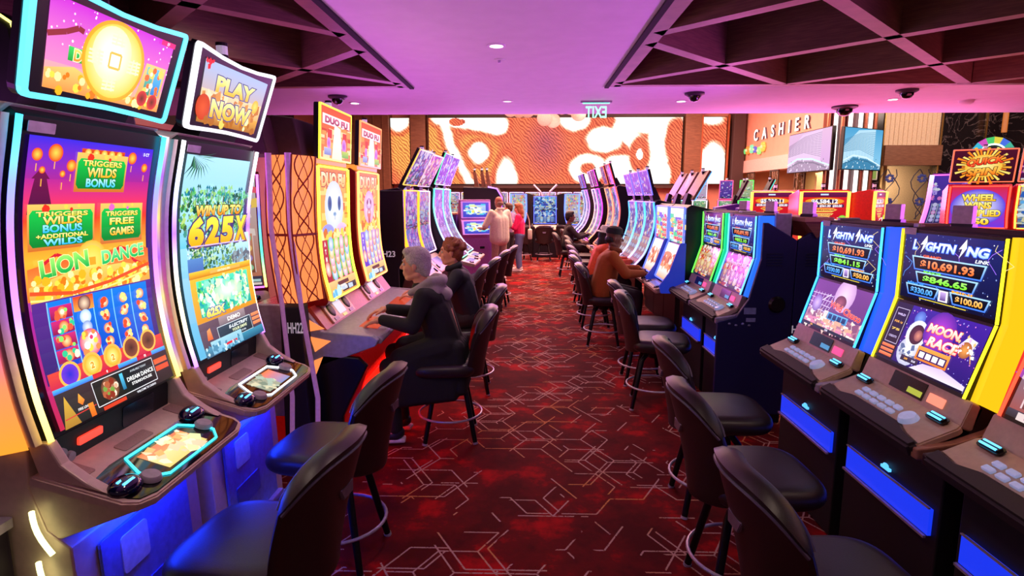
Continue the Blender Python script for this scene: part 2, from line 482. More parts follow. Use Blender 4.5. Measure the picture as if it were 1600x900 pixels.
b.box((XR + .075, 2.4, 3.28), (.15, YF * 2 - 4.8, .56)); b.box((4.8, YF - .055, 3.28), (7.7, .1, .56)); struct('trim_2', b, WOOD)
b = lattice(-8.4, XL - .1, 0, YF - .1, ds(-8.02, -3, 4), ds(3.7, -6, 3))
b.box((XL - .075, 2.4, 3.28), (.15, YF * 2 - 4.8, .56)); b.box((-4.9, YF - .055, 3.28), (7.0, .1, .56)); struct('trim_3', b, WOOD)
b = MB(); b.box((XL, 2.4, 2.992), (.045, YF * 2 - 4.8, .016)); b.box((XR, 2.4, 2.992), (.045, YF * 2 - 4.8, .016)); struct('trim_4', b, mat('painted_shadow_gap', '0c0a10', .9))  # black strips stand in for the shadow line along the centre panel
b = MB(); b.box((3, 15, 5.1), (24, 13, .1)); struct('ceiling', b, mat('hall_ceiling', '8a6a70', .9))

# walls
PEACH = mat('peach_wall_paint', 'e89a84', .75, var=.04, scale=5)
DARKW = mat('dark_wall', '2a1a20', .8, var=.1, scale=3)
b = MB(); b.box((-8.5, 10, 2.5), (.2, 24, 5.2)); struct('wall_left', b, DARKW)
b = MB(); b.box((2, 21.6, 2.6), (22, .3, 5.2)); struct('wall_far', b, PEACH)
b = MB(); b.box((14.8, 7, 2.5), (.2, 18, 5.2)); struct('wall_right', b, DARKW)
# columns and frames around the video wall, dark timber
for i, (x0, x1, y, d, m) in enumerate(((-7.2, -4.86, 21.0, .6, WOODR), (-4.12, -3.6, 21.0, .5, WOODR), (5.42, 5.98, 21.0, .5, WOODR), (7.02, 7.42, 20.9, .6, mat('dark_column', '4a3232', .6)))):
    b = MB(); b.box(((x0 + x1) / 2, y + .15, 2.55), (x1 - x0, d, 5.0), .01)
    if i == 0:
        for k in range(7): b.box((x0 + .2 + k * .32, y - .16, 2.55), (.03, .03, 5.0))
    struct('trim_%d' % (5 + i), b, m)
b = MB(); b.box((.95, 21.2, 2.13), (8.95, .35, .12)); b.box((.95, 21.25, 4.62), (8.95, .3, .2)); struct('trim_9', b, mat('video_wall_frame', '3a1c18', .5))

# video wall -------------------------------------------------------
def ledmat():
    m = attr_mat('video_wall_picture', 1.5, .5, .2); nt = m.node_tree; b = nt.nodes['Principled BSDF']; N, L = nt.nodes, nt.links
    a = [n for n in N if n.type == 'ATTRIBUTE'][0]
    tc = N.new('ShaderNodeTexCoord')
    wv = N.new('ShaderNodeTexWave'); wv.inputs['Scale'].default_value = 5.0; wv.inputs['Distortion'].default_value = 9.0; wv.inputs['Detail'].default_value = 2.0; wv.inputs['Detail Scale'].default_value = .6
    wv.bands_direction = 'DIAGONAL'
    L.new(tc.outputs['Object'], wv.inputs['Vector'])
    r = N.new('ShaderNodeValToRGB'); r.color_ramp.elements[0].color = (.46, .28, .36, 1); r.color_ramp.elements[0].position = .25; r.color_ramp.elements[1].color = (1.12, 1.12, 1.12, 1); r.color_ramp.elements[1].position = .6
    L.new(wv.outputs['Fac'], r.inputs['Fac'])
    mx = N.new('ShaderNodeMix'); mx.data_type = 'RGBA'; mx.blend_type = 'MULTIPLY'
    sp = N.new('ShaderNodeSeparateColor'); L.new(a.outputs['Color'], sp.inputs[0])
    mr = N.new('ShaderNodeMapRange'); mr.inputs[1].default_value = .2; mr.inputs[2].default_value = .75; mr.inputs[3].default_value = .85; mr.inputs[4].default_value = 0.0
    L.new(sp.outputs['Blue'], mr.inputs[0]); L.new(mr.outputs[0], mx.inputs[0])
    L.new(a.outputs['Color'], mx.inputs[6]); L.new(r.outputs['Color'], mx.inputs[7]); L.new(mx.outputs[2], b.inputs['Emission Color'])
    return m
LEDM = ledmat()
def seg_d(px, py, ax, ay, bx, by):
    dx, dy = bx - ax, by - ay; t = max(0, min(1, ((px - ax) * dx + (py - ay) * dy) / (dx * dx + dy * dy + 1e-9)))
    return math.hypot(px - ax - t * dx, py - ay - t * dy)
def led_col(x, z):
    """x,z in metres on the wall; colours of the abstract cell pattern"""
    s = (x + 3.5) / 8.85 * 1020 + 285; t = 350 - (z - 2.2) / 2.3 * 257
    s += 6 * noise.noise((s * .03, t * .03, 0)); t += 6 * noise.noise((s * .03, t * .03, 5))
    ed = lambda cx, cy, rx, ry: (math.hypot((s - cx) / rx, (t - cy) / ry) - 1) * min(rx, ry)
    # white areas
    d = min(seg_d(s, t, 330, 80, 570, 120) - 34, seg_d(s, t, 350, 120, 372, 200) - 14, seg_d(s, t, 372, 200, 450, 345) - 13,
            ed(487, 228, 38, 38), ed(600, 350, 40, 92), ed(875, 95, 58, 46), ed(995, 178, 68, 46),
            abs(ed(930, 290, 52, 40)) - 14, seg_d(s, t, 1090, 90, 1260, 110) - 52, seg_d(s, t, 1050, 300, 1200, 330) - 60, seg_d(s, t, 1060, 130, 1230, 300) - 30, seg_d(s, t, 1215, 150, 1200, 330) - 40,
            ed(1430, 290, 52, 95), ed(1415, 100, 40, 20), ed(165, 100, 42, 40))
    d = max(d, 26 - ed(1137, 235, 20, 34)) if ed(1137, 235, 20, 34) < 26 else d
    if ed(1137, 235, 14, 20) < 0: d = -3
    if ed(400, 108, 34, 16) < 0: d = 14
    d = max(d, 30 - ed(1285, 190, 22, 45)) if ed(1285, 190, 22, 45) < 30 else d
    ye = max(0, 1 - min(ed(480, 240, 70, 70), ed(320, 200, 60, 90), ed(420, 310, 20, 50), ed(190, 210, 45, 80)) / 40)
    pk = max(0, 1 - ed(760, 200, 40, 60) / 60)
    if d < 0: return 'fffaf0'
    if d < 9: return mixc('fff6e2', 'e8794e', d / 9)
    base = mixc(mixc('de6a44', 'bc5650', pk), 'e89a4c', min(1, ye))
    k = math.exp(-((d - 16) / 8) ** 2)
    return mixc(base, 'd85a3c', .7 * k)
def led_panel(x0, x1, z0, z1, y, label, nx, nz):
    t = thing('video_wall_panel', label, 'video wall', ((x0 + x1) / 2, y, z0))
    t['group'] = 'video panels on the far wall'
    b = MB(); b.box((0, .06, (z1 - z0) / 2), (x1 - x0, .1, z1 - z0)); b.build('panel_case', mat('case_black', '121014', .5), t)
    b = MB(); b.grid(lambda u, v: Vector(((u - .5) * (x1 - x0 - .04), 0, .02 + v * (z1 - z0 - .04))), nx, nz, colf=lambda u, v: led_col(x0 + u * (x1 - x0), z0 + v * (z1 - z0)))
    b.build('screen', LEDM, t)
    return t
led_panel(-3.5, 5.35, 2.2, 4.5, 20.98, 'huge wide video wall of white and orange cell shapes above the far row of machines', 300, 78)
led_panel(-4.84, -4.14, 2.2, 4.5, 20.98, 'narrow upright orange video panel between dark columns, left of the wide video wall', 24, 78)
led_panel(6.0, 6.86, 2.2, 4.5, 20.98, 'narrow upright white and orange video panel right of the wide video wall', 28, 78)
b = MB()
for x in (6.0, 6.9): b.box((x, 20.95, 3.35), (.05, .1, 2.4))
struct('trim_10', b, mat('orange_frame', 'a8542c', .4))

# cashier wall on the right ----------------------------------------------
b = MB()
b.box((7.65, 18.25, 3.95), (.3, 5.4, 2.1)); struct('wall_cashier', b, PEACH)
b = MB(); b.box((7.62, 18.1, 2.78), (.42, 5.6, .4)); struct('trim_11', b, mat('pink_band', 'e6b4ac', .6))
b = MB(); b.box((7.75, 18.15, .6), (.5, 5.5, 1.2)); b.box((7.7, 18.15, 1.22), (.7, 5.5, .06)); struct('wall_counter', b, WOODR)
b = MB(); b.box((9.6, 18.9, 2.0), (.1, 5.2, 3.0)); struct('wall_cashier_back', b, mat('cashier_back_wall', 'c8a878', .8, emit='c8a060', es=.0))
area('cashier_lamp', (8.6, 17.8, 2.5), (8.9, 17.8, 1), (5, .5), 90, (1.0, .75, .45))
DECO = mat('bronze_screen', '6a5040', .4, .5)
R_ = random.Random(3)
for k, y in enumerate((20.2, 18.3, 16.6)):
    t = thing('decorative_screen', ('bronze cut-out screen of branches at the cashier windows, farthest of three', 'bronze cut-out screen of branches at the cashier windows, middle of three', 'bronze cut-out screen of branches at the cashier windows, nearest of three')[k], 'screen', (7.48, y, 1.25), 0, 'cut-out screens at the cashier')
    b = MB(); W_, H_ = .62, 1.33
    M = Matrix.Rotation(PI / 2, 4, 'Z') @ Matrix.Rotation(PI / 2, 4, 'X')
    b.M = M; b.ring([(-W_ / 2, 0), (W_ / 2, 0), (W_ / 2, H_), (-W_ / 2, H_)], [(-W_ / 2 + .04, .04), (W_ / 2 - .04, .04), (W_ / 2 - .04, H_ - .04), (-W_ / 2 + .04, H_ - .04)], -.02, .02)
    b.build('frame', DECO, t)
    b = MB()
    for j in range(7):
        x = R_.uniform(-.24, .24); pts = []
        for q in range(9): pts.append((0, x + .06 * math.sin(q * .9 + j), .04 + q * (H_ - .08) / 8))
        b.tube(pts, .014, 5)
        for q in range(5): b.ball((0, x + R_.uniform(-.05, .05), R_.uniform(.1, H_ - .1)), (.012, .05, .03), 8)
    b.build('branches', DECO, t)
# CASHIER letters, each a letter of its own standing off the wall
SIGNW = mat('white_letter', 'f4f2f4', .4, emit='fff4f4', es=1.6)
SIGNS = mat('letter_side', '5a5666', .5)
def letter_mesh(ch, h, depth, off=.02):
    V, F, x0, x1 = glyphs(ch, off)
    bm = bmesh.new(); vs = [bm.verts.new((v[0] * h, 0, v[1] * h)) for v in V]
    for f in F:
        try: bm.faces.new([vs[i] for i in f])
        except ValueError: pass
    front = bm.faces[:]
    r = bmesh.ops.extrude_face_region(bm, geom=front)
    for e in r['geom']:
        if isinstance(e, bmesh.types.BMVert): e.co.y += depth
    bmesh.ops.recalc_face_normals(bm, faces=bm.faces[:])
    return bm, x0 * h, x1 * h
t = thing('wall_sign', 'white raised letters reading CASHIER on the peach wall', 'sign', (7.46, 18.1, 3.59))
sp_total = 3.9; h = .35; advs = [glyphs(c, .04) for c in 'CASHIER']; ww = [(g[3] - g[2]) * h for g in advs]
gap = (sp_total - sum(ww)) / 6; px = -sp_total / 2
for ch, g, wd in zip('CASHIER', advs, ww):
    bm, a, c = letter_mesh(ch, h, .1)
    for v in bm.verts:   # reading left to right runs from far to near along the wall
        X = v.co.x - a + px; v.co = Vector((v.co.y - .02, -X, v.co.z))
    bmesh.ops.recalc_face_normals(bm, faces=bm.faces[:])
    me = bpy.data.meshes.new('letter'); bm.to_mesh(me); bm.free(); me.materials.append(SIGNW); me.materials.append(SIGNS)
    for p in me.polygons: p.material_index = 0 if p.normal.x < -.7 else 1
    o = bpy.data.objects.new('letter', me); COL.objects.link(o); o.parent = t
    px += wd + gap
# stained glass lamp cluster
for k, (yy, zz, c, s) in enumerate(((20.8, 3.3, '5ad06a', .09), (20.5, 3.32, 'ff8a2a', .13), (20.15, 3.34, '8ae0a8', .14), (19.85, 3.3, '6a5ac8', .10), (19.5, 3.24, 'a8f07a', .12), (19.2, 3.34, 'ffc84a', .15))):
    t = thing('wall_lamp', 'stained glass flower lamp glowing %s under the cashier letters' % ('green, leftmost', 'orange, second from left', 'pale green, third from left', 'violet, fourth from left', 'lime, fifth from left', 'amber, rightmost')[k], 'lamp', (7.47, yy, zz), 0, 'stained glass lamps')
    b = MB()
    for q in range(6): b.ball((-.04, math.cos(q * PI / 3) * s * .6, math.sin(q * PI / 3) * s * .6), (.05, s * .5, s * .5), 10)
    b.build('petals', glow(c, 1.2), t, True)
    b = MB(); b.ball((-.08, 0, 0), (.05, s * .35, s * .35), 10); b.box((-.01, 0, 0), (.03, s, s)); b.build('centre', glow('fff0b0', 1.0), t, True)

# striped light column at the corner, marble and cream walls to its right
b = MB(); b.box((7.9, 15.0, 2.5), (.75, .75, 5.0), rot=Matrix.Rotation(math.radians(28), 4, 'Z')); struct('trim_12', b, mat('dark_red_column', '4a1a22', .3))
t = thing('light_tubes', 'tall white and copper light tubes striping the corner column by the cashier', 'light', (7.9, 15.0, 0), math.radians(28))
for i in range(4):
    for face in range(2):
        q = -.28 + i * .187
        p = (q, -.43) if face == 0 else (-.43, q)
        b = MB(); b.cone((p[0], p[1], 1.2), (p[0], p[1], 4.9), .045, .045, 10)
        b.build('tube', glow('fff2ee', 2.2) if i % 2 == 0 else mat('copper_tube', 'b06a50', .3, .8), t)
MARB = bpy.data.materials.new('black_marble'); MARB.use_nodes = True
nt = MARB.node_tree; bs = nt.nodes['Principled BSDF']; tc = nt.nodes.new('ShaderNodeTexCoord'); n = nt.nodes.new('ShaderNodeTexNoise'); n.inputs['Scale'].default_value = 1.4; n.inputs['Detail'].default_value = 10; n.inputs['Distortion'].default_value = 2.5
r = nt.nodes.new('ShaderNodeValToRGB'); r.color_ramp.elements[0].position = .49; r.color_ramp.elements[0].color = cc('1a1518'); r.color_ramp.elements[1].position = .52; r.color_ramp.elements[1].color = cc('1c171a')
e = r.color_ramp.elements.new(.505); e.color = cc('6a5c5e')
nt.links.new(tc.outputs['Object'], n.inputs['Vector']); nt.links.new(n.outputs['Fac'], r.inputs['Fac']); nt.links.new(r.outputs['Color'], bs.inputs['Base Color']); bs.inputs['Roughness'].default_value = .15
b = MB(); b.box((8.63, 15.75, 2.5), (.86, .3, 5)); b.box((12.6, 15.75, 2.5), (4.2, .3, 5)); struct('wall_marble', b, MARB)
b = MB()
for x in (9.06, 10.5, 11.6, 13.0): b.box((x, 15.58, 2.5), (.025, .03, 5))
struct('trim_13', b, mat('brass_strip', 'b08a50', .3, .9))
b = MB(); b.box((9.78, 15.8, 4.0), (1.43, .3, 2.0))
for k in range(12): b.box((9.14 + k * .115, 15.64, 4.0), (.05, .02, 2.0))
struct('wall_cream', b, mat('cream_panelling', 'd8c0a0', .7))
b = MB(); b.box((9.78, 15.72, 2.82), (1.43, .5, .5)); struct('trim_14', b, WOODR)
b = MB(); b.box((10.0, 17.6, 1.8), (3.2, .1, 1.8)); struct('wall_booth', b, mat('booth_wall', 'd8b890', .8))
area('booth_lamp', (9.9, 16.6, 2.4), (9.9, 17.4, 1.4), (1.2, .5), 40, (1.0, .8, .6))
b = MB(); b.box((9.78, 15.75, .55), (1.43, .5, 1.1)); b.box((9.78, 15.7, 1.13), (1.43, .7, .06)); struct('wall_booth_counter', b, WOODR)
GLS = bpy.data.materials.new('clear_glass'); GLS.use_nodes = True
nt = GLS.node_tree; o_ = nt.nodes['Material Output']; tr = nt.nodes.new('ShaderNodeBsdfTransparent'); gl = nt.nodes.new('ShaderNodeBsdfGlossy'); gl.inputs['Roughness'].default_value = .02; mx = nt.nodes.new('ShaderNodeMixShader'); mx.inputs[0].default_value = .08
nt.links.new(tr.outputs[0], mx.inputs[1]); nt.links.new(gl.outputs[0], mx.inputs[2]); nt.links.new(mx.outputs[0], o_.inputs['Surface'])
b = MB(); b.box((9.78, 15.72, 1.86), (1.42, .015, 1.40)); struct('window_1', b, GLS)
INK = mat('etched_vine', '2a2a4a', .5)
for k, x in enumerate((9.38, 10.2)):
    t = thing('vine_panel', ('dark etched vine with blue flowers on the booth glass, left one', 'dark etched vine with blue flowers on the booth glass, right one')[k], 'decoration', (x, 15.69, 1.2))
    b = MB()
    for j in range(3): b.tube([(.18 * math.sin(q * .8 + j * 2.1) + (j - 1) * .1, 0, q * .16) for q in range(9)], .012, 5)
    b.build('stem', INK, t)
    for z in (.45, 1.05):
        b = MB()
        for q in range(7): b.ball((.08 * math.cos(q * .9), 0, z + .08 * math.sin(q * .9)), (.055, .012, .035), 8)
        b.build('flower', mat('blue_flower', '3a4a9a', .5), t)
t = thing('exit_sign', 'small green lit sign on the wall beside the corner column', 'sign', (8.72, 15.56, 2.35))
b = MB(); b.box((0, 0, 0), (.5, .05, .3), .01); b.build('case', mat('white_plastic', 'd0d0c8', .5), t)
b = MB(); b.box((0, -.03, -.02), (.42, .01, .2)); b.build('panel', glow('98b050', .7), t)
# amber pendants against the black marble
for k, (x, z0, z1) in enumerate(((11.75, 3.35, 4.05), (13.0, 2.9, 4.6))):
    t = thing('pendant_lamp', ('slim amber tube pendant before the black marble wall, left one', 'slim amber tube pendant before the black marble wall, at the picture edge')[k], 'lamp', (x, 15.2, z0))
    b = MB(); b.cone((0, 0, 0), (0, 0, z1 - z0), .06, .06, 10); b.build('tube', glow('c86a28', 1.0), t)
    b = MB(); b.cone((0, 0, z1 - z0), (0, 0, 5.04 - z0), .008, .008, 6); b.build('cord', mat('black_metal', '101012', .4, .6), t)
# wall-mounted video screens near the column
def skyline(W, H, tint, tint2):
    a = Art(W, H); a.rect(0, 0, 1, 1, tint, tint2)
    a.poly([(0, .55), (.35, .95), (.8, 1), (.8, .1), (0, .1)], mixc(tint, 'ffffff', .35))
    for k in range(14): a.line([(0, .5 - k * .022 + .2), (.4, .88 - k * .03), (.8, .92 - k * .045)], .006, mixc(tint2, '303850', .35))
    for k in range(9): a.line([(.08 + k * .08, .3), (.08 + k * .08, .62 + .03 * k)], .005, mixc(tint2, 'ffffff', .3))
    a.poly([(.0, .12), (.25, .3), (.6, .26), (1, .1), (1, .0), (0, 0)], mixc(tint2, '203040', .25))
    a.line([(0, .2), (.25, .34), (.6, .3), (1, .1)], .02, 'd8f0f8'); a.line([(0, .12), (.3, .24), (.65, .2), (1, .02)], .012, mixc(tint2, '203040', .5))
    a.specks(60, .02, 0, .98, .3, [mixc(tint, 'ffffff', .6), mixc(tint2, '304050', .4)], .006, .02, 4, 'p')
    return a
for k, (p0, p1, z0, z1, c1, c2, lab) in enumerate((((7.12, 16.6), (7.12, 14.3), 2.40, 3.43, 'd8a8e0', 'e0b8dc', 'large wall screen with a pink tinted hotel tower view, left of the corner column'),
                                                 ((7.25, 14.0), (8.58, 14.78), 2.40, 3.38, '8ac8e8', '4aa0d0', 'large wall screen with a blue tinted hotel tower view, right of the corner column'))):
    d = Vector((p1[0] - p0[0], p1[1] - p0[1])); W_ = d.length; H_ = z1 - z0
    t = thing('display_screen', lab, 'screen', ((p0[0] + p1[0]) / 2, (p0[1] + p1[1]) / 2, z0), math.atan2(d.y, d.x) + PI / 2, 'screens at the corner column')
    # local +x faces the room? local y runs right as seen
    b = MB(); b.box((-.05, 0, H_ / 2), (.09, W_, H_), .012); b.build('bezel', mat('case_black', '121014', .5), t)
    b = MB(); b.box((-.16, 0, H_ / 2), (.16, .3, .3)); b.build('wall_bracket', mat('black_metal', '101012', .4, .6), t)
    skyline(W_ - .04, H_ - .04, c1, c2).build('picture', plane_surf(Matrix.Translation((0, 0, .02)) @ frame((0, 0), (0, 1))[0], W_ - .04, H_ - .04), t, m=DISPLAY_SOFT)
    t.rotation_euler = (0, 0, math.atan2(d.y, d.x) - PI / 2)

# chandelier of pale discs in the tall hall, seen just under the ceiling edge
t = thing('chandelier', 'chandelier of overlapping pale glass discs hanging under the hall ceiling', 'chandelier', (.35, 13.5, 3.66))
R_ = random.Random(5)
for k in range(9):
    b = MB(); x = -.75 + k * .19; b.lathe([(.0, -.015), (.15, -.015), (.17, 0), (.15, .015), (0, .015)], (x, R_.uniform(-.2, .2), R_.uniform(-.1, .08) + (-.1 if k in (4, 5) else .02)), 16, rot=Matrix.Rotation(PI / 2 + R_.uniform(-.3, .3), 4, 'X'))
    b.build('disc', mat('pearl_glass', 'e8c8b8', .3, emit='f0c0a0', es=.35), t, True)
b = MB(); b.box((0, 0, .3), (1.7, .5, .04)); b.cone((0, 0, .3), (0, 0, 1.39), .02, .02); b.build('hanger', mat('brass_strip', 'b08a50', .3, .9), t)
# ------------------------------------------------------------------ display artwork
GOLD = ['ffd84a', 'ffb020', 'fff0a0', 'e07818']
def plaque(a, x0, y0, x1, y1, lines, deco='e03020'):
    r = .02
    a.rect(x0 - .012, y0 - .012, x1 + .012, y1 + .02, 'c86a28', 'f0c060')
    a.poly([(x0, y0 + .015), (x0 + r, y0), (x1 - r, y0), (x1, y0 + .015), (x1, y1 - .015), (x1 - r, y1), (x0 + r, y1), (x0, y1 - .015)], '0c7a2c', '18c048')
    a.specks(6, x0 - .01, y1, x1 + .01, y1 + .02, ['ffcf50', deco], .012, .022, 3)
    for t, cy, h, c, c2 in lines: a.text(t, (x0 + x1) / 2, cy, h, c, c2, w=(x1 - x0) * (.82 if len(t) > 6 else .62), out='1a3a08', ow=.035, bold=.035)
def art_lion(W, H):
    a = Art(W, H)
    a.rect(0, 0, 1, 1, 'c02848', '5a2ad0'); a.rect(0, .86, 1, 1, 'a02890', '3a2ad8'); a.rect(0, .72, 1, .86, 'ff3a20', 'b02890')
    a.rect(0, .58, 1, .72, 'ffb030', 'ff3a20'); a.rect(0, .45, 1, .58, 'e86a28', 'ffb030')
    a.poly([(.02, .74), (.06, .86), (.04, .86), (.1, .9), (.16, .86), (.14, .86), (.2, .74)], '50103a', '70184a')
    for x, y, r in ((.06, .94, .035), (.18, .95, .05), (.3, .91, .035), (.8, .955, .04), (.93, .92, .03), (.1, .89, .02), (.24, .88, .02), (.7, .9, .02)):
        a.ell(x, y, r, 'ffd050', 'f03818'); a.line([(x, y - .03), (x, y - .055)], .006, 'ffb040')
    a.text('5 CT', .93, .975, .012, 'ffffff')
    a.specks(5, .4, .955, .66, .96, ['ffd84a'], .02, .024, 4)
    a.rect(.36, .945, .72, .975, 'a82818', 'd84a20')
    for k in range(5): a.ell(.41 + k * .065, .96, .026, 'fff08a', 'e09018')
    plaque(a, .34, .83, .74, .94, (('TRIGGERS', .925, .02, 'ffd84a', 'ffe98a'), ('WILDS', .892, .034, 'ffb020', 'fff0a0'), ('BONUS', .853, .03, '3ac8ff', 'c0f4ff')))
    plaque(a, .03, .63, .49, .755, (('TRIGGERS', .742, .016, 'ffd84a', 'ffe98a'), ('WILDS', .72, .026, 'ffb020', 'fff0a0'), ('BONUS', .692, .026, '2ab8ff', 'a0ecff'), ('+ADDITIONAL', .666, .015, 'ffd84a', 'fff0a0'), ('WILDS', .645, .022, '2ab8ff', 'a0ecff')))
    plaque(a, .56, .63, .93, .755, (('TRIGGERS', .735, .018, 'ffd84a', 'ffe98a'), ('FREE', .705, .026, 'ffd030', 'fff0a0'), ('GAMES', .665, .03, 'ffb020', 'fff0a0')), 'e060c0')
    a.poly([(0, .56), (.2, .58), (.9, .60), (1, .58), (1, .46), (0, .46)], 'f0a040', 'e05828')
    for x0 in (.1, .62): a.line([(x0, .57), (x0 + .1, .60), (x0 + .2, .58), (x0 + .22, .54), (x0 + .3, .52)], .02, 'd02030')
    a.ell(.47, .56, .13, 'fff0a0', 'f0b030'); a.ell(.47, .56, .10, 'ffe070', 'ffc840'); a.rect(.44, .545, .5, .575, 'e8a028')
    a.text('LION', .26, .565, .06, '18a848', '9af06a', w=.36, out='f8f4a0', ow=.03, bold=.04, rot=.1)
    a.text('DANCE', .75, .575, .05, '18b058', '8af0a0', w=.40, out='f8f4a0', ow=.03, bold=.04, rot=.06)
    a.poly([(0, .42), (0, .5), (.3, .535), (.75, .535), (1, .5), (1, .42)], 'e89038', 'f8c860')
    a.specks(120, .03, .45, .97, .525, GOLD, .016, .032, 6)
    a.line([(0, .48), (.3, .455), (.6, .47), (1, .515)], .022, 'e05028'); a.line([(0, .455), (.3, .43), (.7, .46), (1, .49)], .012, 'ffe080')
    # reels
    a.rect(.0, .16, 1, .445, '30206a', '582a8a'); a.rect(.1, .185, .95, .44, '0a3ac0', '1878e0')
    for k in range(5): a.line([(.1 + k * .17, .185), (.1 + k * .17, .44)], .008, '7ac8ff')
    for r_ in range(4):
        y = .24 + r_ * .052
        a.rect(.105, y - .022, .265, y + .026, '8a1848', 'd02878'); a.ell(.19, y, .036, 'ffe0a0', 'f05828'); a.specks(6, .12, y - .02, .25, y + .02, ['8af06a', 'fff0d0', '30c890', 'ff5a38'], .012, .022, r_)
        for c in range(2, 5):
            x = .355 + (c - 1) * .17 - .17 + .17; a.ell(x - .0, y, .034, 'fff8d8', 'f07828'); a.specks(4, x - .03, y - .014, x + .03, y + .014, ['ffe080', 'ff4820'], .012, .02, c * 7 + r_)
    a.rect(.275, .385, .435, .44, 'f0a040', 'd83828'); a.ell(.36, .41, .05, 'f8d8b8', '6a2830')
    a.ell(.355, .36, .045, 'ffffff', 'a8c8f0'); a.ell(.355, .32, .04, 'e8f0ff', '8098d0'); a.ell(.355, .262, .085, 'fff4d8', 'd8487a'); a.specks(14, .29, .23, .42, .30, ['ffffff', 'ff8a4a', 'e03870', 'ffd84a'], .014, .028, 5)
    a.rect(.0, .14, 1, .20, 'c82848', 'e04838')
    for k, (c, e) in enumerate((('2828c8', '7038d0'), ('fff08a', 'f0a820'), ('fff08a', 'f0a820'), ('4a2820', '8a4830'), ('4a2820', '8a4830'))):
        x = .15 + k * .175; a.ell(x, .175 + k * .004, .078, 'ff9a4a', 'ffb850'); a.ell(x, .175 + k * .004, .062, c, e)
        if k in (1, 2): a.text('2', x, .178, .024, 'e89820', out='fff8c0', bold=.05)
    a.rect(0, .125, 1, .142, '2a6ad0', '58b8ff'); a.rect(.3, .125, .52, .143, 'd02030'); a.rect(.7, .125, .85, .143, 'c01838'); a.text('0', .42, .134, .01, 'ffffff'); a.text('75', .78, .134, .01, 'ffffff')
    a.rect(0, 0, 1, .125, '1c1418', '3a2430')
    a.poly([(.0, .0), (.06, .11), (.12, .0)], 'a8782a', 'd8a838'); a.poly([(.14, .07), (.16, .1), (.19, .07), (.165, .055)], 'ff6a20', 'ffb040')
    a.text('FIRE LINK', .17, .045, .009, 'e8e0e0'); a.line([(.02, .03), (.26, .035)], .006, 'd03030'); a.rect(.2, 0, .24, .05, 'd86018', 'f08a28')
    a.rect(.27, .02, .83, .115, '0e1014', '161a20'); a.box(.27, .02, .83, .115, .005, 'e8e8f0')
    a.ell(.4, .068, .075, 'c88a6a', '5a3020'); a.specks(20, .34, .04, .46, .095, ['e8a888', 'b05a38', '70a040', 'f8e0c8', '8a2818'], .01, .025, 8)
    a.rect(.5, .04, .53, .105, '1a6a98', '58c8f0')
    a.text('AVAILABLE TODAY', .68, .098, .008, 'b8c0c8'); a.text('DREAM DANCE', .685, .07, .017, 'ffffff', bold=.02, w=.26); a.text('STEAKHOUSE', .685, .048, .011, 'f0f0f0', w=.2)
    a.rect(.84, .05, .98, .072, 'd84a28'); a.rect(.84, .08, .98, .102, 'e05a30')
    a.rect(.3, .0, .5, .014, 'd03a20'); a.text('WELCOME TO CASINO', .7, .008, .008, 'e8e8f0')
    return a
def art_lion_top(W, H):
    a = Art(W, H)
    a.rect(0, 0, 1, 1, 'ff9ab8', 'c830d0'); a.rect(0, 0, 1, .3, 'f0b060', 'ffa0b0'); a.specks(70, 0, .5, 1, 1, ['ffffff', 'ffd0f0'], .003, .008, 2)
    a.line([(0, .58), (.12, .66), (.2, .74), (.24, .72)], .03, '902838'); a.rect(.15, .36, .3, .52, '1a9a38', '40d060'); a.text('D', .22, .44, .13, 'ff8a20', 'ffe070', out='fff0c0')
    a.poly([(0, .22), (.2, .3), (.5, .12), (.9, .14), (1, .1), (1, 0), (0, 0)], 'e89048', 'ffc870'); a.specks(40, 0, 0, .9, .2, GOLD, .012, .03, 5)
    a.poly([(.74, .12), (.98, .2), (.98, .62), (.78, .62)], 'd8a050', 'f0c880'); a.rect(.8, .2, .87, .58, '308870', '70c8c0'); a.rect(.88, .22, .96, .58, '1878c8', '60c0f0'); a.specks(14, .8, .25, .96, .55, ['fff0d0', 'ffd060', 'ff6a30'], .014, .028, 4)
    a.ell(.81, .14, .05, '602818', 'd83838'); a.ell(.92, .12, .05, '602818', 'd83838')
    a.ell(.5, .5, .26, 'ffe27a', 'e8a018', n=40, ry=.50); a.ell(.5, .5, .235, 'fffbe0', 'ffcc48', n=40, ry=.455); a.ell(.47, .58, .16, 'ffffff', 'fff0b0', n=30)
    a.box(.455, .42, .545, .6, .014, 'e8b850')
    for x, y, q in ((.5, .79, 0), (.48, .22, 1), (.34, .5, 2), (.66, .5, 3)):
        for k in range(4): a.line([(x - .055, y + .06 - k * .045), (x + .055, y + .07 - k * .045)], .012, 'fff4c0')
        a.line([(x - .02, y - .09), (x - .01, y + .1)], .012, 'fff4c0'); a.line([(x + .03, y - .09), (x + .02, y + .09)], .012, 'fff4c0')
    a.rect(.86, .93, 1, 1, 'e02878'); a.text('EF', .93, .965, .04, 'ffd0f0')
    return a
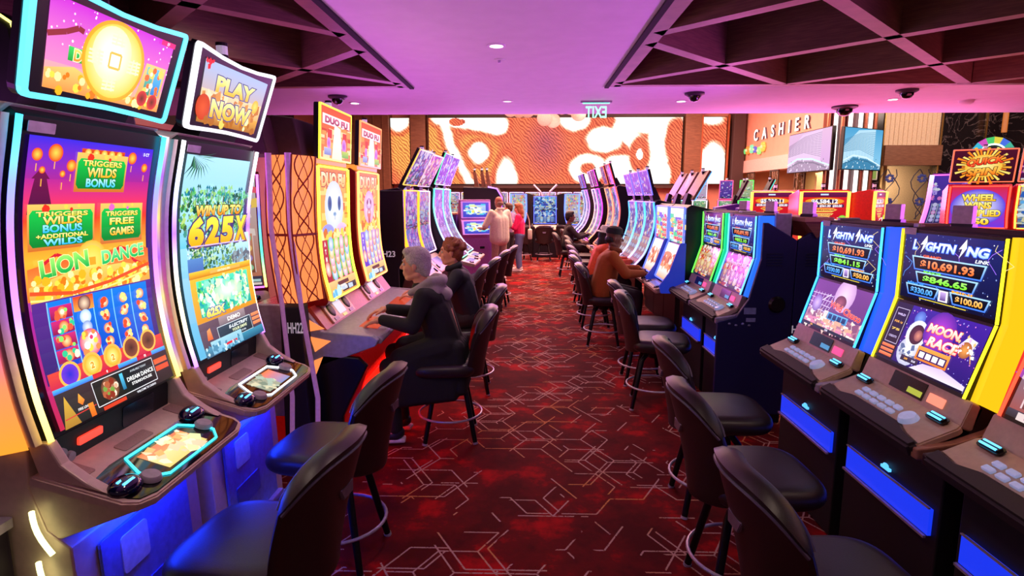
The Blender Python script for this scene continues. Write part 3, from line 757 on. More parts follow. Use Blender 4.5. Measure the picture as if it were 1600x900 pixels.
def art_jungle(W, H):
    a = Art(W, H)
    a.rect(0, 0, 1, 1, '60b0d8', 'a8dcf4'); a.rect(0, .55, 1, .8, '58b8d8', 'b8e8f8')
    G1 = ['2a8a50', '1a7088', '58b868', '208a9a', '98d078', '14584a', '7ac8a0']; G2 = ['2a7a38', '58a848', '1a5838', '88c060', '0e4438', 'a8d078', '3a8a78']
    a.specks(160, 0, .73, 1, .83, G1, .012, .035, 1, 'p'); a.specks(260, 0, .6, 1, .77, G2, .012, .035, 2, 'p')
    R = random.Random(8)
    for k in range(26):
        x, y = R.uniform(0, 1), R.uniform(.78, .85); s_ = R.uniform(.03, .055); c = R.choice(G1)
        a.line([(x, y), (x + R.uniform(-.01, .02), y - .05)], .006, '6a5a38')
        for q in range(8):
            w = q * .8 + R.uniform(-.2, .2); dx, dy = s_ * math.cos(w), s_ * .45 * math.sin(w); a.poly([(x, y + .003), (x + dx * .6, y + dy * .6 + .009), (x + dx, y + dy - .006), (x + dx * .6, y + dy * .6 - .002)], c)
    for k in range(13): q = 4.1 + k * .2; a.poly([(.0, 1), (.14 * math.cos(q) + .06, 1 + .06 * math.sin(q)), (.27 * math.cos(q) + .05, 1 + .12 * math.sin(q)), (.13 * math.cos(q) + .08, 1 + .055 * math.sin(q) - .004)], ('1e4a40', '2a6a50', '3a7a48')[k % 3])
    a.rect(0, .46, 1, .60, '88c8e8', 'd0f0fc'); a.specks(170, .0, .5, .35, .62, ['e8f8ff', '58b0d8', '2a6898', '3a8850', '1a5848'], .008, .025, 3, 'p'); a.specks(330, .05, .43, .75, .56, ['b8d8a0', '78a058', '3a6a48', '8ab078', '4a88a8', '285a38', '5a9048'], .008, .024, 4, 'p'); a.rect(0, .4, .22, .5, '3a58a8', '5a88c8')
    a.specks(40, .7, .44, 1, .5, ['8a98a0', '606a78'], .02, .04, 7, 'p')
    a.text('WIN UP TO', .48, .735, .05, 'e88818', 'fff08a', w=.72, out='4a2808', ow=.05, bold=.05, shear=.12)
    for t, x in (('6', .13), ('2', .36), ('5', .6), ('X', .84)): a.text(t, x + .02, .622, .13, 'c87828', 'e8a850', w=.23, bold=.06); 
    for t, x in (('6', .13), ('2', .36), ('5', .6), ('X', .84)): a.text(t, x, .63, .13, 'f8a818', 'fff050', w=.22, out='4a3a78', ow=.045, bold=.06, shear=.1)
    a.line([(.02, .56), (.9, .555)], .01, 'c8b8f0')
    a.rect(0, .40, 1, .435, 'c87818', 'ffc840'); a.rect(.3, .41, .8, .425, 'e8b058'); a.text('LIGHTNING SPIN', .52, .417, .012, 'fff0c0')
    a.rect(0, .175, 1, .40, 'd89028', 'f8b838'); a.rect(.08, .2, .92, .385, '18a898', '50e0b8')
    a.specks(300, .1, .205, .9, .38, ['a8f088', '40c8a0', 'f8f8d8', '98e8d0', '58d868', '208868', 'e8f8a8', '18a0a8'], .012, .04, 9, 'p'); a.ell(.55, .3, .25, 'f0fff0', 'a0e8b0', ry=.05); a.specks(40, .1, .21, .9, .375, ['ffffff', 'd8f8c8', '88e0c8'], .02, .05, 12, 'p')
    a.text('625X', .3, .215, .04, 'f8d048', 'fff8b0', w=.3, out='3a58a8', ow=.07, bold=.06, shear=.15)
    a.rect(0, 0, 1, .175, '3a3040', '6a5060'); a.rect(.3, .13, .75, .175, '807078', 'a89098'); a.text('DEMO', .55, .15, .022, 'f8f4f0', w=.22)
    a.poly([(.08, .08), (.1, .13), (.15, .14), (.16, .08)], 'e05a20', 'f0a060')
    a.rect(.25, .045, .82, .125, '24303a', '3a4858'); a.box(.25, .045, .82, .125, .006, 'd8e0e8')
    a.text('E-LECTRIFY', .6, .105, .017, 'f0f8ff', w=.34, shear=.2); a.text('YOUR DRIVE', .6, .082, .014, 'f0f8c8', w=.26, shear=.2); a.text('ENTER TO WIN', .62, .06, .009, 'd0d8e0')
    for k in range(3): a.rect(.84, .06 + k * .025, .99, .078 + k * .025, 'e07848', 'f0986a')
    a.rect(0, 0, 1, .045, '285878', '4090b0'); a.rect(.1, .005, .6, .07, '70b0d0', 'a0d0e0'); a.rect(.3, .022, .5, .034, 'e02838'); a.specks(30, 0, 0, .6, .05, ['c8e8f0', '4888a8'], .01, .03, 3, 'p')
    return a
def art_play(W, H):
    a = Art(W, H)
    a.rect(0, 0, 1, 1, 'e0a050', 'a8b8e0'); a.rect(0, .2, 1, .55, 'e8a858', 'f0d0a8'); a.rect(0, 0, 1, .25, 'a86828', 'e8a848')
    a.specks(60, 0, .2, 1, .5, ['e8c8a0', 'd89048', 'f0d8b0', 'c87838'], .02, .06, 3, 'p'); a.ell(.88, .5, .06, 'f8d868', 'e0b040'); a.ell(.06, .25, .1, 'e05828', 'c84018')
    a.specks(20, .1, .03, .95, .2, ['fff0b0', 'f8d060', 'b06820'], .02, .05, 6)
    a.text('PLAY', .5, .69, .25, 'f0b030', 'fff8a8', w=.62, out='5a5288', ow=.05, bold=.05)
    a.text('NOW', .5, .28, .28, 'f0b030', 'fff8a8', w=.66, out='5a5288', ow=.05, bold=.05)
    a.specks(8, .0, .8, .1, 1, ['e02828'], .02, .03, 2, 'p')
    return a
def bolt(a, x, y, s, c='ffffff'):
    for k, e in ((c, 1.0),):
        a.poly([(x - .22 * s, y - 1.05 * s), (x + .30 * s, y + .12 * s), (x + .0 * s, y + .08 * s)], k); a.poly([(x + .26 * s, y + 1.05 * s), (x - .28 * s, y - .08 * s), (x + .30 * s, y + .12 * s)], k)
def art_lightning(W, H, cells=('$10,691.93', '$846.65', '$330.00', '$100.00'), seed=1, hue='1a2a7a'):
    a = Art(W, H); a.rect(0, 0, 1, 1, '101030', mixc('181850', hue, .6)); a.specks(110, 0, 0, 1, 1, ['f0f4ff', '88a0e0', '4a60c0'], .002, .006, seed)
    R = random.Random(seed)
    for k in range(7):
        x, y = R.uniform(.0, 1), R.uniform(.2, 1); p = [(x, y)]
        for q in range(4): x += R.uniform(-.1, .1); y -= .08; p.append((x, y))
        a.line(p, .004, R.choice(['58a0ff', 'a070ff', 'f0d890']))
    a.text('L', .13, .83, .14, 'b0d0ff', 'ffffff', out='2858e0', ow=.06, bold=.05, shear=.2); bolt(a, .23, .84, .13)
    a.text('GHTN', .42, .82, .12, 'a8ccff', 'ffffff', w=.33, out='2858e0', ow=.06, bold=.05, shear=.2); bolt(a, .645, .84, .13); a.text('NG', .79, .82, .12, 'a8ccff', 'ffffff', w=.22, out='2858e0', ow=.06, bold=.05, shear=.2)
    a.text('LINK', .84, .70, .045, 'f0f4ff', shear=.2, w=.13)
    def cell(x0, y0, x1, y1, t, c, cap):
        k = .03; a.poly([(x0 - k, y1 + .02), (x1 + k, y1 + .02), (x1 - k * .3, y0 - .02), (x0 + k * .3, y0 - .02)], '3a78ff', 'a8d8ff'); a.poly([(x0 - k + .02, y1), (x1 + k - .02, y1), (x1 - k * .3 - .01, y0), (x0 + k * .3 + .01, y0)], '060812', '10142a')
        if cap: a.text(cap, x0 + (x1 - x0) * .28, y1 + .03, .035, c, w=.2)
        a.text(t, (x0 + x1) / 2, (y0 + y1) / 2, (y1 - y0) * .62, c, mixc(c, 'ffffff', .35), w=(x1 - x0) * .78, bold=.035)
    cell(.14, .47, .86, .64, cells[0], 'ff6a28', 'GRAND'); cell(.2, .27, .8, .41, cells[1], '78f030', 'MAJOR')
    cell(.1, .08, .43, .21, cells[2], '3a9aff', 'MINOR'); cell(.6, .08, .93, .21, cells[3], 'ffa838', 'MINI')
    a.rect(.46, .06, .56, .22, 'e8e0f0'); a.rect(.48, .08, .54, .2, '5a3a88', 'c8a8e8'); a.line([(.25, .035), (.75, .03)], .006, 'e8d040')
    return a
def art_moon(W, H):
    a = Art(W, H); a.rect(0, 0, 1, 1, '28186a', '40209a'); a.specks(160, 0, 0, 1, 1, ['ffffff', 'a8a0ff', 'ff90e0'], .002, .006, 2)
    a.rect(0, 0, .2, 1, '1a1428', '302048'); a.box(.03, .3, .18, .9, .005, 'c8b8e0')
    for k in range(4): a.text(('WILD', 'FOR 1¢', '75', 'CREDITS')[k], .105, .8 - k * .13, .035, ('e0c8ff', 'ffb050', 'ffd060', 'c0b0e0')[k], w=.1)
    for k in range(3): a.rect(.02, .06 + k * .075, .18, .11 + k * .075, 'e05a38', 'f88a60')
    a.ell(.33, .82, .06, '7a98e8', '4a5ac0')
    a.ell(.34, .26, .12, 'f4f4fc', 'b8b8d8', ry=.24); a.ell(.36, .56, .115, 'ffffff', 'd8d8ec'); a.ell(.365, .56, .08, '6a3048', '40203a'); a.ell(.385, .55, .045, 'd88a78', '8a4858')
    a.rect(.26, .16, .42, .22, 'a8a8c0'); a.specks(14, .25, .1, .44, .36, ['ffffff', '8890b0', '5a6a98'], .012, .03, 3, 'p')
    a.ell(.58, .7, .16, 'c040d8', '5a28a0'); a.box(.47, .5, .72, .52, .008, 'ff70c8')
    a.text('MOON', .62, .74, .13, 'ffb8a0', 'fff0e8', w=.34, out='e8302a', ow=.05, bold=.05, shear=.15); a.text('RACE', .66, .54, .14, 'ffc8b8', 'fff4f0', w=.32, out='e8302a', ow=.05, bold=.05, shear=.15)
    a.poly([(.8, .62), (.86, .78), (.95, .74), (.93, .6)], 'd8d0f0', 'f8f0ff'); a.ell(.87, .58, .06, 'f0a050', 'a05838'); a.line([(.8, .6), (.76, .42)], .008, 'e0a060'); a.line([(.92, .58), (.96, .42)], .008, 'e0a060'); a.specks(16, .78, .5, .97, .8, ['ffffff', 'e8b8ff', 'f0c080'], .008, .02, 4, 'p')
    a.rect(.44, .2, .78, .42, 'f07828', 'f8a048'); a.rect(.46, .23, .76, .36, '38205a')
    for k in range(4): a.rect(.475 + k * .072, .25, .53 + k * .072, .34, 'f0d8f0', 'ffffff')
    a.poly([(.4, 0), (.55, .17), (.75, .2), (1, .1), (1, 0)], 'e8e0f8', 'd0b8f0'); a.rect(.3, .1, .5, .19, '282038', '403050'); a.text('2500', .36, .145, .03, 'ffb040'); a.text('35.00', .45, .145, .03, 'f0e8ff')
    a.rect(0, 0, 1, .035, '1a1430')
    return a
def art_chuco(W, H):
    a = Art(W, H); a.rect(0, 0, 1, 1, '58306a', '7a4090'); a.rect(0, .0, 1, .35, 'c08890', '9a6088'); a.specks(70, 0, .0, 1, .35, ['e8c0b8', 'b07a88', 'f0d8d0', '8a5078'], .02, .06, 3, 'p')
    a.ell(.58, .8, .17, 'f0d0e8', 'c898d0'); a.ell(.55, .65, .1, 'a85870', '6a3850', ry=.14)
    for k in range(8): a.line([(.02 + k * .05, .3), (.05 + k * .06, .75)], .007, 'd8c0f0')
    for k in range(4): a.line([(.0, .4 + k * .1), (.4, .36 + k * .12)], .007, 'd8c0f0')
    a.line([(.05, .35), (.35, .75)], .01, 'f0e0ff'); a.ell(.15, .5, .09, 'c8b0e8', '7a58a8')
    a.text('Wild Chuco', .68, .52, .13, 'e02838', 'ff6a58', w=.58, out='ffb0a0', ow=.02, bold=.03, rot=-.1)
    a.rect(.42, .25, .78, .4, '3a80c0', '6ab0e8'); 
    for k in range(4): a.rect(.44 + k * .083, .275, .505 + k * .083, .375, '1a2a58', '304080')
    a.specks(40, .05, .05, .95, .24, ['f8e8e0', 'f0a890', 'd880a8'], .01, .04, 6, 'b'); a.rect(0, 0, 1, .06, '28203a')
    a.text('2500', .2, .03, .035, 'ffb040'); a.text('50.00', .5, .03, .035, 'f0e8ff')
    return a
PALS = {
    'gold': ['ffe070', 'f8a028', 'fff8d0', 'e05828', 'c82838', '8a2878', 'ffffff'],
    'violet': ['c8a8ff', '7a50d8', 'e8e0ff', '4a30a8', 'ff80d0', '58a8f0', 'ffffff'],
    'blue': ['58b8ff', '1a58c8', 'c8f0ff', '3a30a8', 'f0e0a0', '1a2a78', 'ffffff'],
    'mix': ['ff9a48', '58d8a0', 'e8e8e8', '7a68d8', 'f05878', 'f8e068', 'a8e8f0'],
    'green': ['68e078', 'f8f0a0', '30a868', 'f0f8e8', 'f08a48', '28687a', 'ffffff'],
    'pink': ['ffb0d8', 'f058a8', 'fff0f8', 'c838a8', 'f8d080', '8a48d0', 'ffffff'],
    'red': ['ff5838', 'd81828', 'ffd060', 'fff0e0', '8a1028', 'f89048', 'ffffff'],
}
def art_slot(W, H, pal, base, top, seed, title=None, rows=4, reels=True, n=70, dim=.3):
    P = [mixc(c, mixc(base, '101020', .5), dim) for c in PALS[pal]]; base = mixc(base, '08081a', dim); top = mixc(top, '08081a', dim); a = Art(W, H); a.rect(0, 0, 1, 1, base, top)
    a.specks(n, 0, .5, 1, 1, P, .03, .11, seed, 'p'); a.specks(n // 2, .05, .55, .95, .95, P, .02, .06, seed + 1)
    if reels:
        a.rect(.08, .14, .92, .5, mixc(base, '000018', .35), mixc(base, 'ffffff', .25))
        for r_ in range(rows):
            for c in range(5): a.ell(.165 + c * .168, .19 + r_ * .36 / rows, .06, P[2], P[(c * 3 + r_ * 2 + seed) % 6])
        for c in range(6): a.line([(.08 + c * .168, .14), (.08 + c * .168, .5)], .012, P[2])
    else: a.specks(n, 0, 0, 1, .5, P, .02, .08, seed + 2, 'p'); a.specks(n // 2, 0, 0, 1, .6, P, .02, .07, seed + 4, 'b')
    if title: a.text(title, .5, .74, .1, P[1], P[2], w=.8, out='20103a', ow=.05, bold=.05)
    a.rect(0, 0, 1, .1, '1a1828', '3a3448'); a.specks(14, .05, .02, .95, .08, P, .02, .05, seed + 3, 'b')
    return a
def art_animal(W, H, kind):
    """tall portrait game: white bear or white ape in gold coins over the reels"""
    a = Art(W, H); a.rect(0, 0, 1, 1, 'f0a030', 'f08838'); a.rect(0, .5, 1, .9, 'f8c038', 'f89830')
    a.specks(50, 0, .45, 1, .95, GOLD if kind else ['f8b040', 'f09828', 'ffd870', 'd87820'], .04, .09, 5 + kind, 'b' if not kind else 'p')
    a.text('DUO FU', .5, .92, .1, 'f8c060', 'fff4c8', w=.84, out='a84818', ow=.05, bold=.05)
    if kind == 0:
        a.ell(.5, .7, .33, 'ffffff', 'd0e0f8', ry=.21, n=30); a.ell(.34, .73, .07, '10406a', '3878a8', ry=.06); a.ell(.68, .73, .06, '10406a', '3878a8', ry=.06); a.ell(.51, .645, .06, '5088b0', 'a8c8e8', ry=.018)
        a.line([(.51, .63), (.51, .6)], .012, '5080a8'); a.ell(.25, .5, .22, '78a8e8', 'a8a0f0', ry=.07); a.ell(.75, .5, .22, 'c8a8f0', 'f0d0f0', ry=.07)
    else:
        for k in range(16): q = k * PI / 8; a.poly([(.5 + .2 * math.cos(q), .68 + .12 * math.sin(q)), (.5 + .46 * math.cos(q + .1), .68 + .24 * math.sin(q + .1)), (.5 + .2 * math.cos(q + .3), .68 + .12 * math.sin(q + .3))], ('f05828', 'f8d048')[k % 2])
        a.ell(.5, .68, .27, 'fff4f0', 'e8a8c8', ry=.16, n=30); a.ell(.5, .71, .15, 'f0e0f0', 'b888b8', ry=.06); a.ell(.42, .73, .035, '602838', 'a05868'); a.ell(.58, .73, .035, '602838', 'a05868')
        a.ell(.5, .62, .1, 'f8f0f0', 'c05868', ry=.05); a.poly([(.42, .62), (.58, .62), (.53, .5), (.47, .5)], 'a83038', 'f08a68')
    a.specks(40, 0, .44, 1, .5, GOLD, .03, .07, 9)
    a.rect(0, .12, 1, .45, 'b02838', 'c83840') if kind == 0 else a.rect(0, .12, 1, .45, '6038c8', '9070e8')
    a.rect(.2, .13, 1, .45, '28b020' if kind == 0 else '7a50d8', '58e030' if kind == 0 else 'a890f0')
    for r_ in range(5):
        for c in range(4): a.ell(.3 + c * .19, .17 + r_ * .06, .085, 'f8f8f0', ('90b8f0', 'f0c870', 'e8a0c0', 'f88a58')[(c + r_ * 3) % 4])
    for r_, ch in enumerate('ATM'): a.text(ch, .1, .42 - r_ * .06, .035, 'fff0f0', bold=.05)
    a.ell(.1, .22, .08, 'fff8f0', 'f08a70', ry=.06)
    a.rect(0, 0, 1, .12, 'e8a050', 'f8d088'); a.rect(.05, .01, .95, .06, '28202a', '4a4048'); a.specks(12, .1, .015, .9, .055, ['f0e8e0', 'f8c858', 'c8d8f0'], .03, .06, 3, 'b'); a.rect(.3, .07, .7, .1, '6a3828')
    a.specks(6, 0, 0, .3, .06, ['68c0f0', 'c8f0ff'], .04, .07, 2)
    return a
def art_paytable(W, H, seed):
    a = Art(W, H); a.rect(0, 0, 1, 1, 'f08a48', 'e85a38'); a.rect(.05, .66, .95, .86, 'f8e8f0', 'ffffff'); a.text('DUO FU', .5, .76, .12, 'a03858', 'd86888', w=.75, bold=.05, out='f8c8d8')
    a.specks(50, .02, .04, .98, .64, ['f8b868', 'd84828', 'ffe0a8', 'f0a050'], .03, .07, seed, 'b'); a.rect(.2, .4, .34, .58, 'e04838'); a.rect(.7, .4, .84, .58, 'e04838')
    a.ell(.24, .3, .06, 'c858c8', 'e0a0e0'); a.ell(.75, .3, .08, 'b848c8', 'e0a0e0'); a.rect(.1, .06, .32, .2, '7a88c8', 'b8c0e8'); a.rect(.68, .06, .92, .2, '68b848', 'c8d858')
    a.poly([(.34, .0), (.42, .7), (.62, .64), (.68, 0)], 'fff0d0', 'ffffff')
    return a
def art_red(W, H, seed):
    a = Art(W, H); a.rect(0, 0, 1, 1, 'c01020', 'd82028'); a.rect(0, .84, 1, 1, '58103a', '701850'); a.rect(.4, .9, .58, .95, 'c8e0ff')
    a.ell(.5, .7, .44, 'f8c048', 'e88a20', ry=.12, n=30); a.ell(.5, .7, .3, '28183a', '3a2050', ry=.075, n=30); a.text('$6,584.12' if seed == 1 else '$5,230.11', .5, .7, .13, 'ffffff', 'f0f0ff', w=.6, bold=.04)
    a.rect(.06, .5, .94, .6, '28204a', '3a2858'); a.text('$528.25  $561.00  $50.00', .5, .55, .08, 'fff0f8', w=.8, bold=.04)
    a.poly([(.2, .42), (.3, .48), (.7, .48), (.8, .42), (.68, .34), (.32, .34)], 'f8c860', 'f09038'); a.text('DOUBLE DOLLAR', .5, .41, .05, '8a1828', w=.48)
    a.poly([(.28, .3), (.72, .3), (.6, .16), (.4, .16)], 'e8a040', 'f8d878'); a.text('CASH FORTUNE', .5, .25, .05, 'a82028', w=.34)
    a.specks(20, .05, .02, .95, .14, PALS['red'], .02, .05, seed, 'b'); a.ell(.92, .1, .1, 'f8e048', '58d848')
    return a
def art_quick(W, H):
    a = Art(W, H); a.rect(0, 0, 1, 1, '2a0c18', '4a1028')
    for k in range(40):
        q = k * 2 * PI / 40; r = .35 + .13 * (k * 7 % 5) / 4; a.poly([(.5, .5), (.5 + r * math.cos(q), .5 + 1.3 * r * math.sin(q)), (.5 + r * math.cos(q + .1), .5 + 1.3 * r * math.sin(q + .1))], ('ffb030', 'ffe070', 'f08020')[k % 3])
    a.ell(.5, .5, .3, 'fff0a0', 'f8b838', ry=.36)
    a.text('QUICK', .52, .66, .2, 'e02818', 'ff9038', w=.6, out='3a0810', ow=.05, bold=.05, shear=.2, rot=.12); a.text('SPIN', .48, .32, .22, 'f07018', 'ffc850', w=.5, out='3a0810', ow=.05, bold=.05, shear=.2, rot=.08)
    return a
def art_wheel(W, H):
    a = Art(W, H); a.rect(0, 0, 1, 1, '6a38d8', 'd02838'); a.ell(.5, .5, .5, 'f8f8ff', '5a40d8', ry=.44, n=30)
    for t, y, w_ in (('WHEEL', .74, .62), ('WINS', .55, .5), ('MULTIPLIED', .36, .85), ('$50', .15, .45)): a.text(t, .5, y, .15, 'f0b820', 'fff48a', w=w_, out='3a2a18', ow=.05, bold=.05)
    return a
def art_kiosk(W, H):
    a = Art(W, H); a.rect(0, 0, 1, 1, '3a48c0', '6a58d8'); a.rect(.12, .2, .88, .82, '88a8f0', 'b8d0ff'); a.ell(.5, .5, .22, 'ffffff', 'c8e0ff', ry=.2); a.specks(40, .1, .18, .9, .85, ['e8f4ff', '58c8e8', '4a60d0', 'c8f0d0', 'f0e8a0'], .03, .07, 3, 'b'); a.specks(10, .35, .3, .65, .6, ['f8e868', 'a8e8a0', 'ffffff'], .03, .06, 8)
    return a
# ------------------------------------------------------------------ slot machines
BLK = mat('black_plastic', '0c0c10', .3, var=.05)
BLKM = mat('black_matte', '141216', .6, var=.1)
CHAMP = mat('champagne_plastic', 'd8bcb0', .42, .1, var=.06)
MESH = mat('speaker_mesh', 'a88880', .5, .2, var=.35, scale=500)
GLASSB = mat('black_deck_glass', '08080a', .06, spec=.6)
SILV = mat('silver_trim', 'b4a8c0', .35, .35)
BRONZE = mat('bronze_plastic', 'bca48f', .42, .15, var=.08)
PAD = mat('padded_armrest', '241c1e', .6, bump=.2, scale=300)
NAVY = mat('navy_cabinet', '10124c', .55, .0, var=.06)
DARKCAB = mat('dark_cabinet', '1a1420', .4, .2, var=.08)
GREYB = mat('grey_button', 'a89aa8', .4)
BUTB = mat('smoked_button', '060a30', .08, spec=.8)
BUT = glow('58c0ff', 2.5)
STICK = mat('paper_label', 'd8d0e0', .7)
def candle(parent, x, y, z, s=1.0):
    b = MB(); b.cone((x, y, z), (x, y, z + .1 * s), .018 * s, .018 * s, 10); b.cone((x, y, z + .03 * s), (x, y, z + .045 * s), .027 * s, .027 * s, 12); b.cone((x, y, z + .085 * s), (x, y, z + .1 * s), .027 * s, .027 * s, 12); o = b.build('candle_light', BLK, parent)
    b = MB(); b.cone((x, y, z + .045 * s), (x, y, z + .085 * s), .025 * s, .025 * s, 12); b.build('lens', mat('white_lens', 'e8e4ee', .3, emit='e8e0f0', es=.3), o)
def lerp_cols(cols):
    def f(t):
        t = min(max(t, 0), 1) * (len(cols) - 1); i = min(int(t), len(cols) - 2); return mixc(cols[i], cols[i + 1], t - i)
    return f
def strip_curve(surf, u, n, off=0.004, N=28):
    return [surf(u, i / N, off) for i in range(N + 1)]

def curved_machine(loc, rz, label, art, top_art, neon, side, rim, deck_art, ring, group=None, sticker=True):
    """cabinet with one tall curved portrait screen, wide glass deck and a flared topper screen"""
    t = thing('slot_machine', label, 'slot machine', loc, rz, group)
    prof = [(.035, 1.05), (.0, 1.22), (-.02, 1.46), (.0, 1.75), (.065, 2.03)]
    full = profile_surf(prof, .62)
    front = [(p.x - .012, p.z) for p in full.P]
    b = MB(); b.prism([(-.42, 0), (.06, 0), (.09, .05), (.07, .70), (.0, .76), (-.04, .90), (-.03, 1.04)] + [(x - .05, z) for x, z in front] + [(.05, 2.06), (-.1, 2.08), (-.42, 1.75)], -.345, .345, .006)
    b.build('cabinet', CHAMP, t)
    b = MB(); b.prism([(x + .006, z) for x, z in front] + [(.03, 2.06), (-.03, 2.06)] + [(x - .06, z) for x, z in front[::-1]], -.325, .325); b.build('bezel', BLK, t)
    art(.57, full.H * .95).build('screen', lambda u, v, n: full(.5 + (u - .5) * .57 / .62, .015 + v * .93, n), t, cuts=22)
    if sticker:
        b = MB(); b.M = Matrix.Translation((0, -.25, 0)) @ frame((.058, 1.985), (.068, 2.02))[0]; b.plate(rrect(-.05, 0, .05, .032, .003), 0, .0016); b.build('serial_label', STICK, t)
    for sgn in (-1, 1):
        b = MB(); b.tube([full(.5, i / 30, .006) + Vector((0, sgn * .333, 0)) for i in range(31)], .0085, 8, colf=lerp_cols(neon[::-1])); b.build('neon_strip', NEON, t, True)
        b = MB(); b.prism([(x - .0, z) for x, z in front] + [(x - .075, z) for x, z in front[::-1]], sgn * .345, sgn * .372); b.build('side_trim', CHAMP, t)
        cf = lerp_cols(side[::-1])
        b = MB(); b.grid(lambda u, v: full(.5, v, -.03 - u * .10) + Vector((0, sgn * .376, 0)), 4, 30, colf=lambda u, v: cf(v)); o = b.build('side_light', SIDEGLOW, t)
    # console between screen and deck
    M, L = frame((.0, .93), (.012, 1.045)); b = MB(M); b.plate(rrect(-.30, -.005, .30, L, .02), -.02, .004, .003); b.build('console', BLKM, t)
    b = MB(M); b.plate(rrect(-.2, .05, -.09, .078, .006), .004, .012); b.build('ticket_slot', glow('ff3a28', 1.8), t)
    for q, c in ((-.27, .055), (-.235, .03)):
        b = MB(M); b.lathe([(.0, .012), (.016, .012), (.018, .0)], (q, c, .004), 14); b.build('service_button', GREYB, t)
    b = MB(M); b.plate(rrect(.02, .02, .2, .1, .01), .004, .007); b.build('card_reader', mat('reader_face', '1c2430', .2), t)
    # deck
    d0, d1 = (.315, .845), (.0, .945); M, L = frame(d0, d1)
    b = MB(M); b.plate([(-.27, -.0), (.27, -.0), (.33, .02), (.355, .06), (.36, L + .02), (-.36, L + .02), (-.355, .06), (-.33, .02)], -.035, 0, .006)
    b.M = Matrix.Identity(4); b.prism([(.285, .825), (.02, .72), (-.06, .74), (-.06, .93), (.0, .925)], -.34, .34, .01); b.build('deck', CHAMP, t)
    b = MB(M); b.plate([(-.255, .012), (.255, .012), (.315, .03), (.33, .06), (.33, .19), (.2, .215), (-.2, .215), (-.33, .19), (-.33, .06), (-.315, .03)], .0, .004, .002); b.build('deck_glass', GLASSB, t)
    for x_, w_, h_ in ((-.29, .05, .315), (.29, .05, .315), (-.02, .08, .275)):
        b = MB(M); b.plate(rrect(x_ - w_, .228, x_ + w_, h_, .008), .0, .003); b.build('speaker_grille', MESH, t)
    for s_ in (-1, 1):
        b = MB(); b.prism([(.0, .93), (.10, .915), (.21, .885), (.14, .925), (.07, .98), (.035, 1.05), (-.03, 1.05)], s_ * .305, s_ * .345, .006); b.build('deck_arm', CHAMP, t)
    deck_art(.24, .12).build('deck_screen', lambda u, v, n: M @ Vector(((u - .5) * .24, .055 + v * .12, n + .005)), t)
    hexa = [(-.15, .035), (.15, .035), (.2, .075), (.2, .115), (.15, .195), (-.15, .195), (-.2, .115), (-.2, .075)]
    b = MB(); b.tube([M @ Vector((x, y, .008)) for x, y in hexa], .0045, 6, True, colf=lambda q: ring); b.build('neon_ring', NEON, t)
    for x, y in ((-.205, .07), (.205, .12)):
        b = MB(M); b.lathe([(.0, .017), (.028, .017), (.034, .010), (.036, 0)], (x, y, .006), 20); o = b.build('round_button', GREYB, t, True)
    for x, y in ((-.285, .10), (.26, .2)):
        b = MB(M); b.ball((x, y, .008), (.062, .045, .03), 16); o = b.build('spin_button', BUTB, t, True)
        for q in range(2):
            b = MB(M); b.box((x - .01, y - .012 + q * .02, .036 - q * .002), (.05, .008, .004)); b.build('button_light', BUT, o)
    # belly
    M2, L2 = frame((.092, .06), (.073, .69)); b = MB(M2); b.plate(rrect(-.25, .03, .25, .6, .02), 0, .012, .004); b.build('belly_panel', mat('belly_blue', '7a88d8', .35, .2), t)
    b = MB(M2); b.plate(rrect(-.16, .42, -.02, .56, .015), .012, .016); b.build('belly_badge', mat('badge_white', 'c8ccd8', .5), t)
    b = MB(M2); b.plate(rrect(-.18, .22, .05, .33, .008), .012, .018); b.build('cash_door', mat('belly_dark', '4a58b0', .3), t)
    b = MB(M2); b.box((0, .1, .03), (.5, .03, .03), .006); b.build('kick_rail', SILV, t)
    b = MB(); b.prism([(.05, 0), (.34, 0), (.34, .035), (.20, .11), (.09, .12)], -.345, .345, .006); b.build('plinth', mat('plinth_blue', '6a7ac8', .4, .2), t)
    b = MB(); b.box((.13, 0, .752), (.04, .46, .008)); b.build('under_deck_light', glow('1034ff', 60.0), t)
    # topper
    M, L = frame((.075, 2.075), (.185, 2.42)); out = []
    def corner(p, c, q):
        p, c, q = Vector(p), Vector(c), Vector(q); return [tuple((p * (1 - k / 4) ** 2 + c * 2 * (k / 4) * (1 - k / 4) + q * (k / 4) ** 2)) for k in range(5)]
    def outline(sx, sy, r):
        T = lambda x, y: (x * sx, .178 + (y - .178) * sy)
        o = corner(T(-.335, r), T(-.33, 0), T(-.33 + r, .003)) + [T(-.15, .009), T(0, .012), T(.15, .009)] + corner(T(.33 - r, .003), T(.33, 0), T(.335, r))
        return o + corner(T(.362, .362 - r), T(.365, .362), T(.365 - r, .358)) + [T(.18, .342), T(0, .335), T(-.18, .342)] + corner(T(-.365 + r, .358), T(-.365, .362), T(-.362, .362 - r))
    out2 = outline(1, 1, .03); inn = outline(.93, .90, .012)
    b = MB(M); b.plate(out2, -.05, -.004, .012); b.build('topper_case', BLK, t)
    b = MB(M); b.ring(out2, inn, -.012, .004); b.build('topper_light_rim', glow(rim, 1.7), t)
    b = MB(M); b.plate(inn, -.006, .0); b.build('topper_bezel', BLK, t)
    top_art(.56, .262).build('topper_screen', lambda u, v, n: M @ Vector(((u - .5) * (.53 + v * .05), .042 + v * .262, n + .001)), t)
    b = MB(); b.prism([(.03, 2.05), (.07, 2.12), (.0, 2.2), (-.1, 2.07)], -.16, .16); b.build('topper_mount', BLKM, t)
    candle(t, .06, .06, 2.41)
    return t

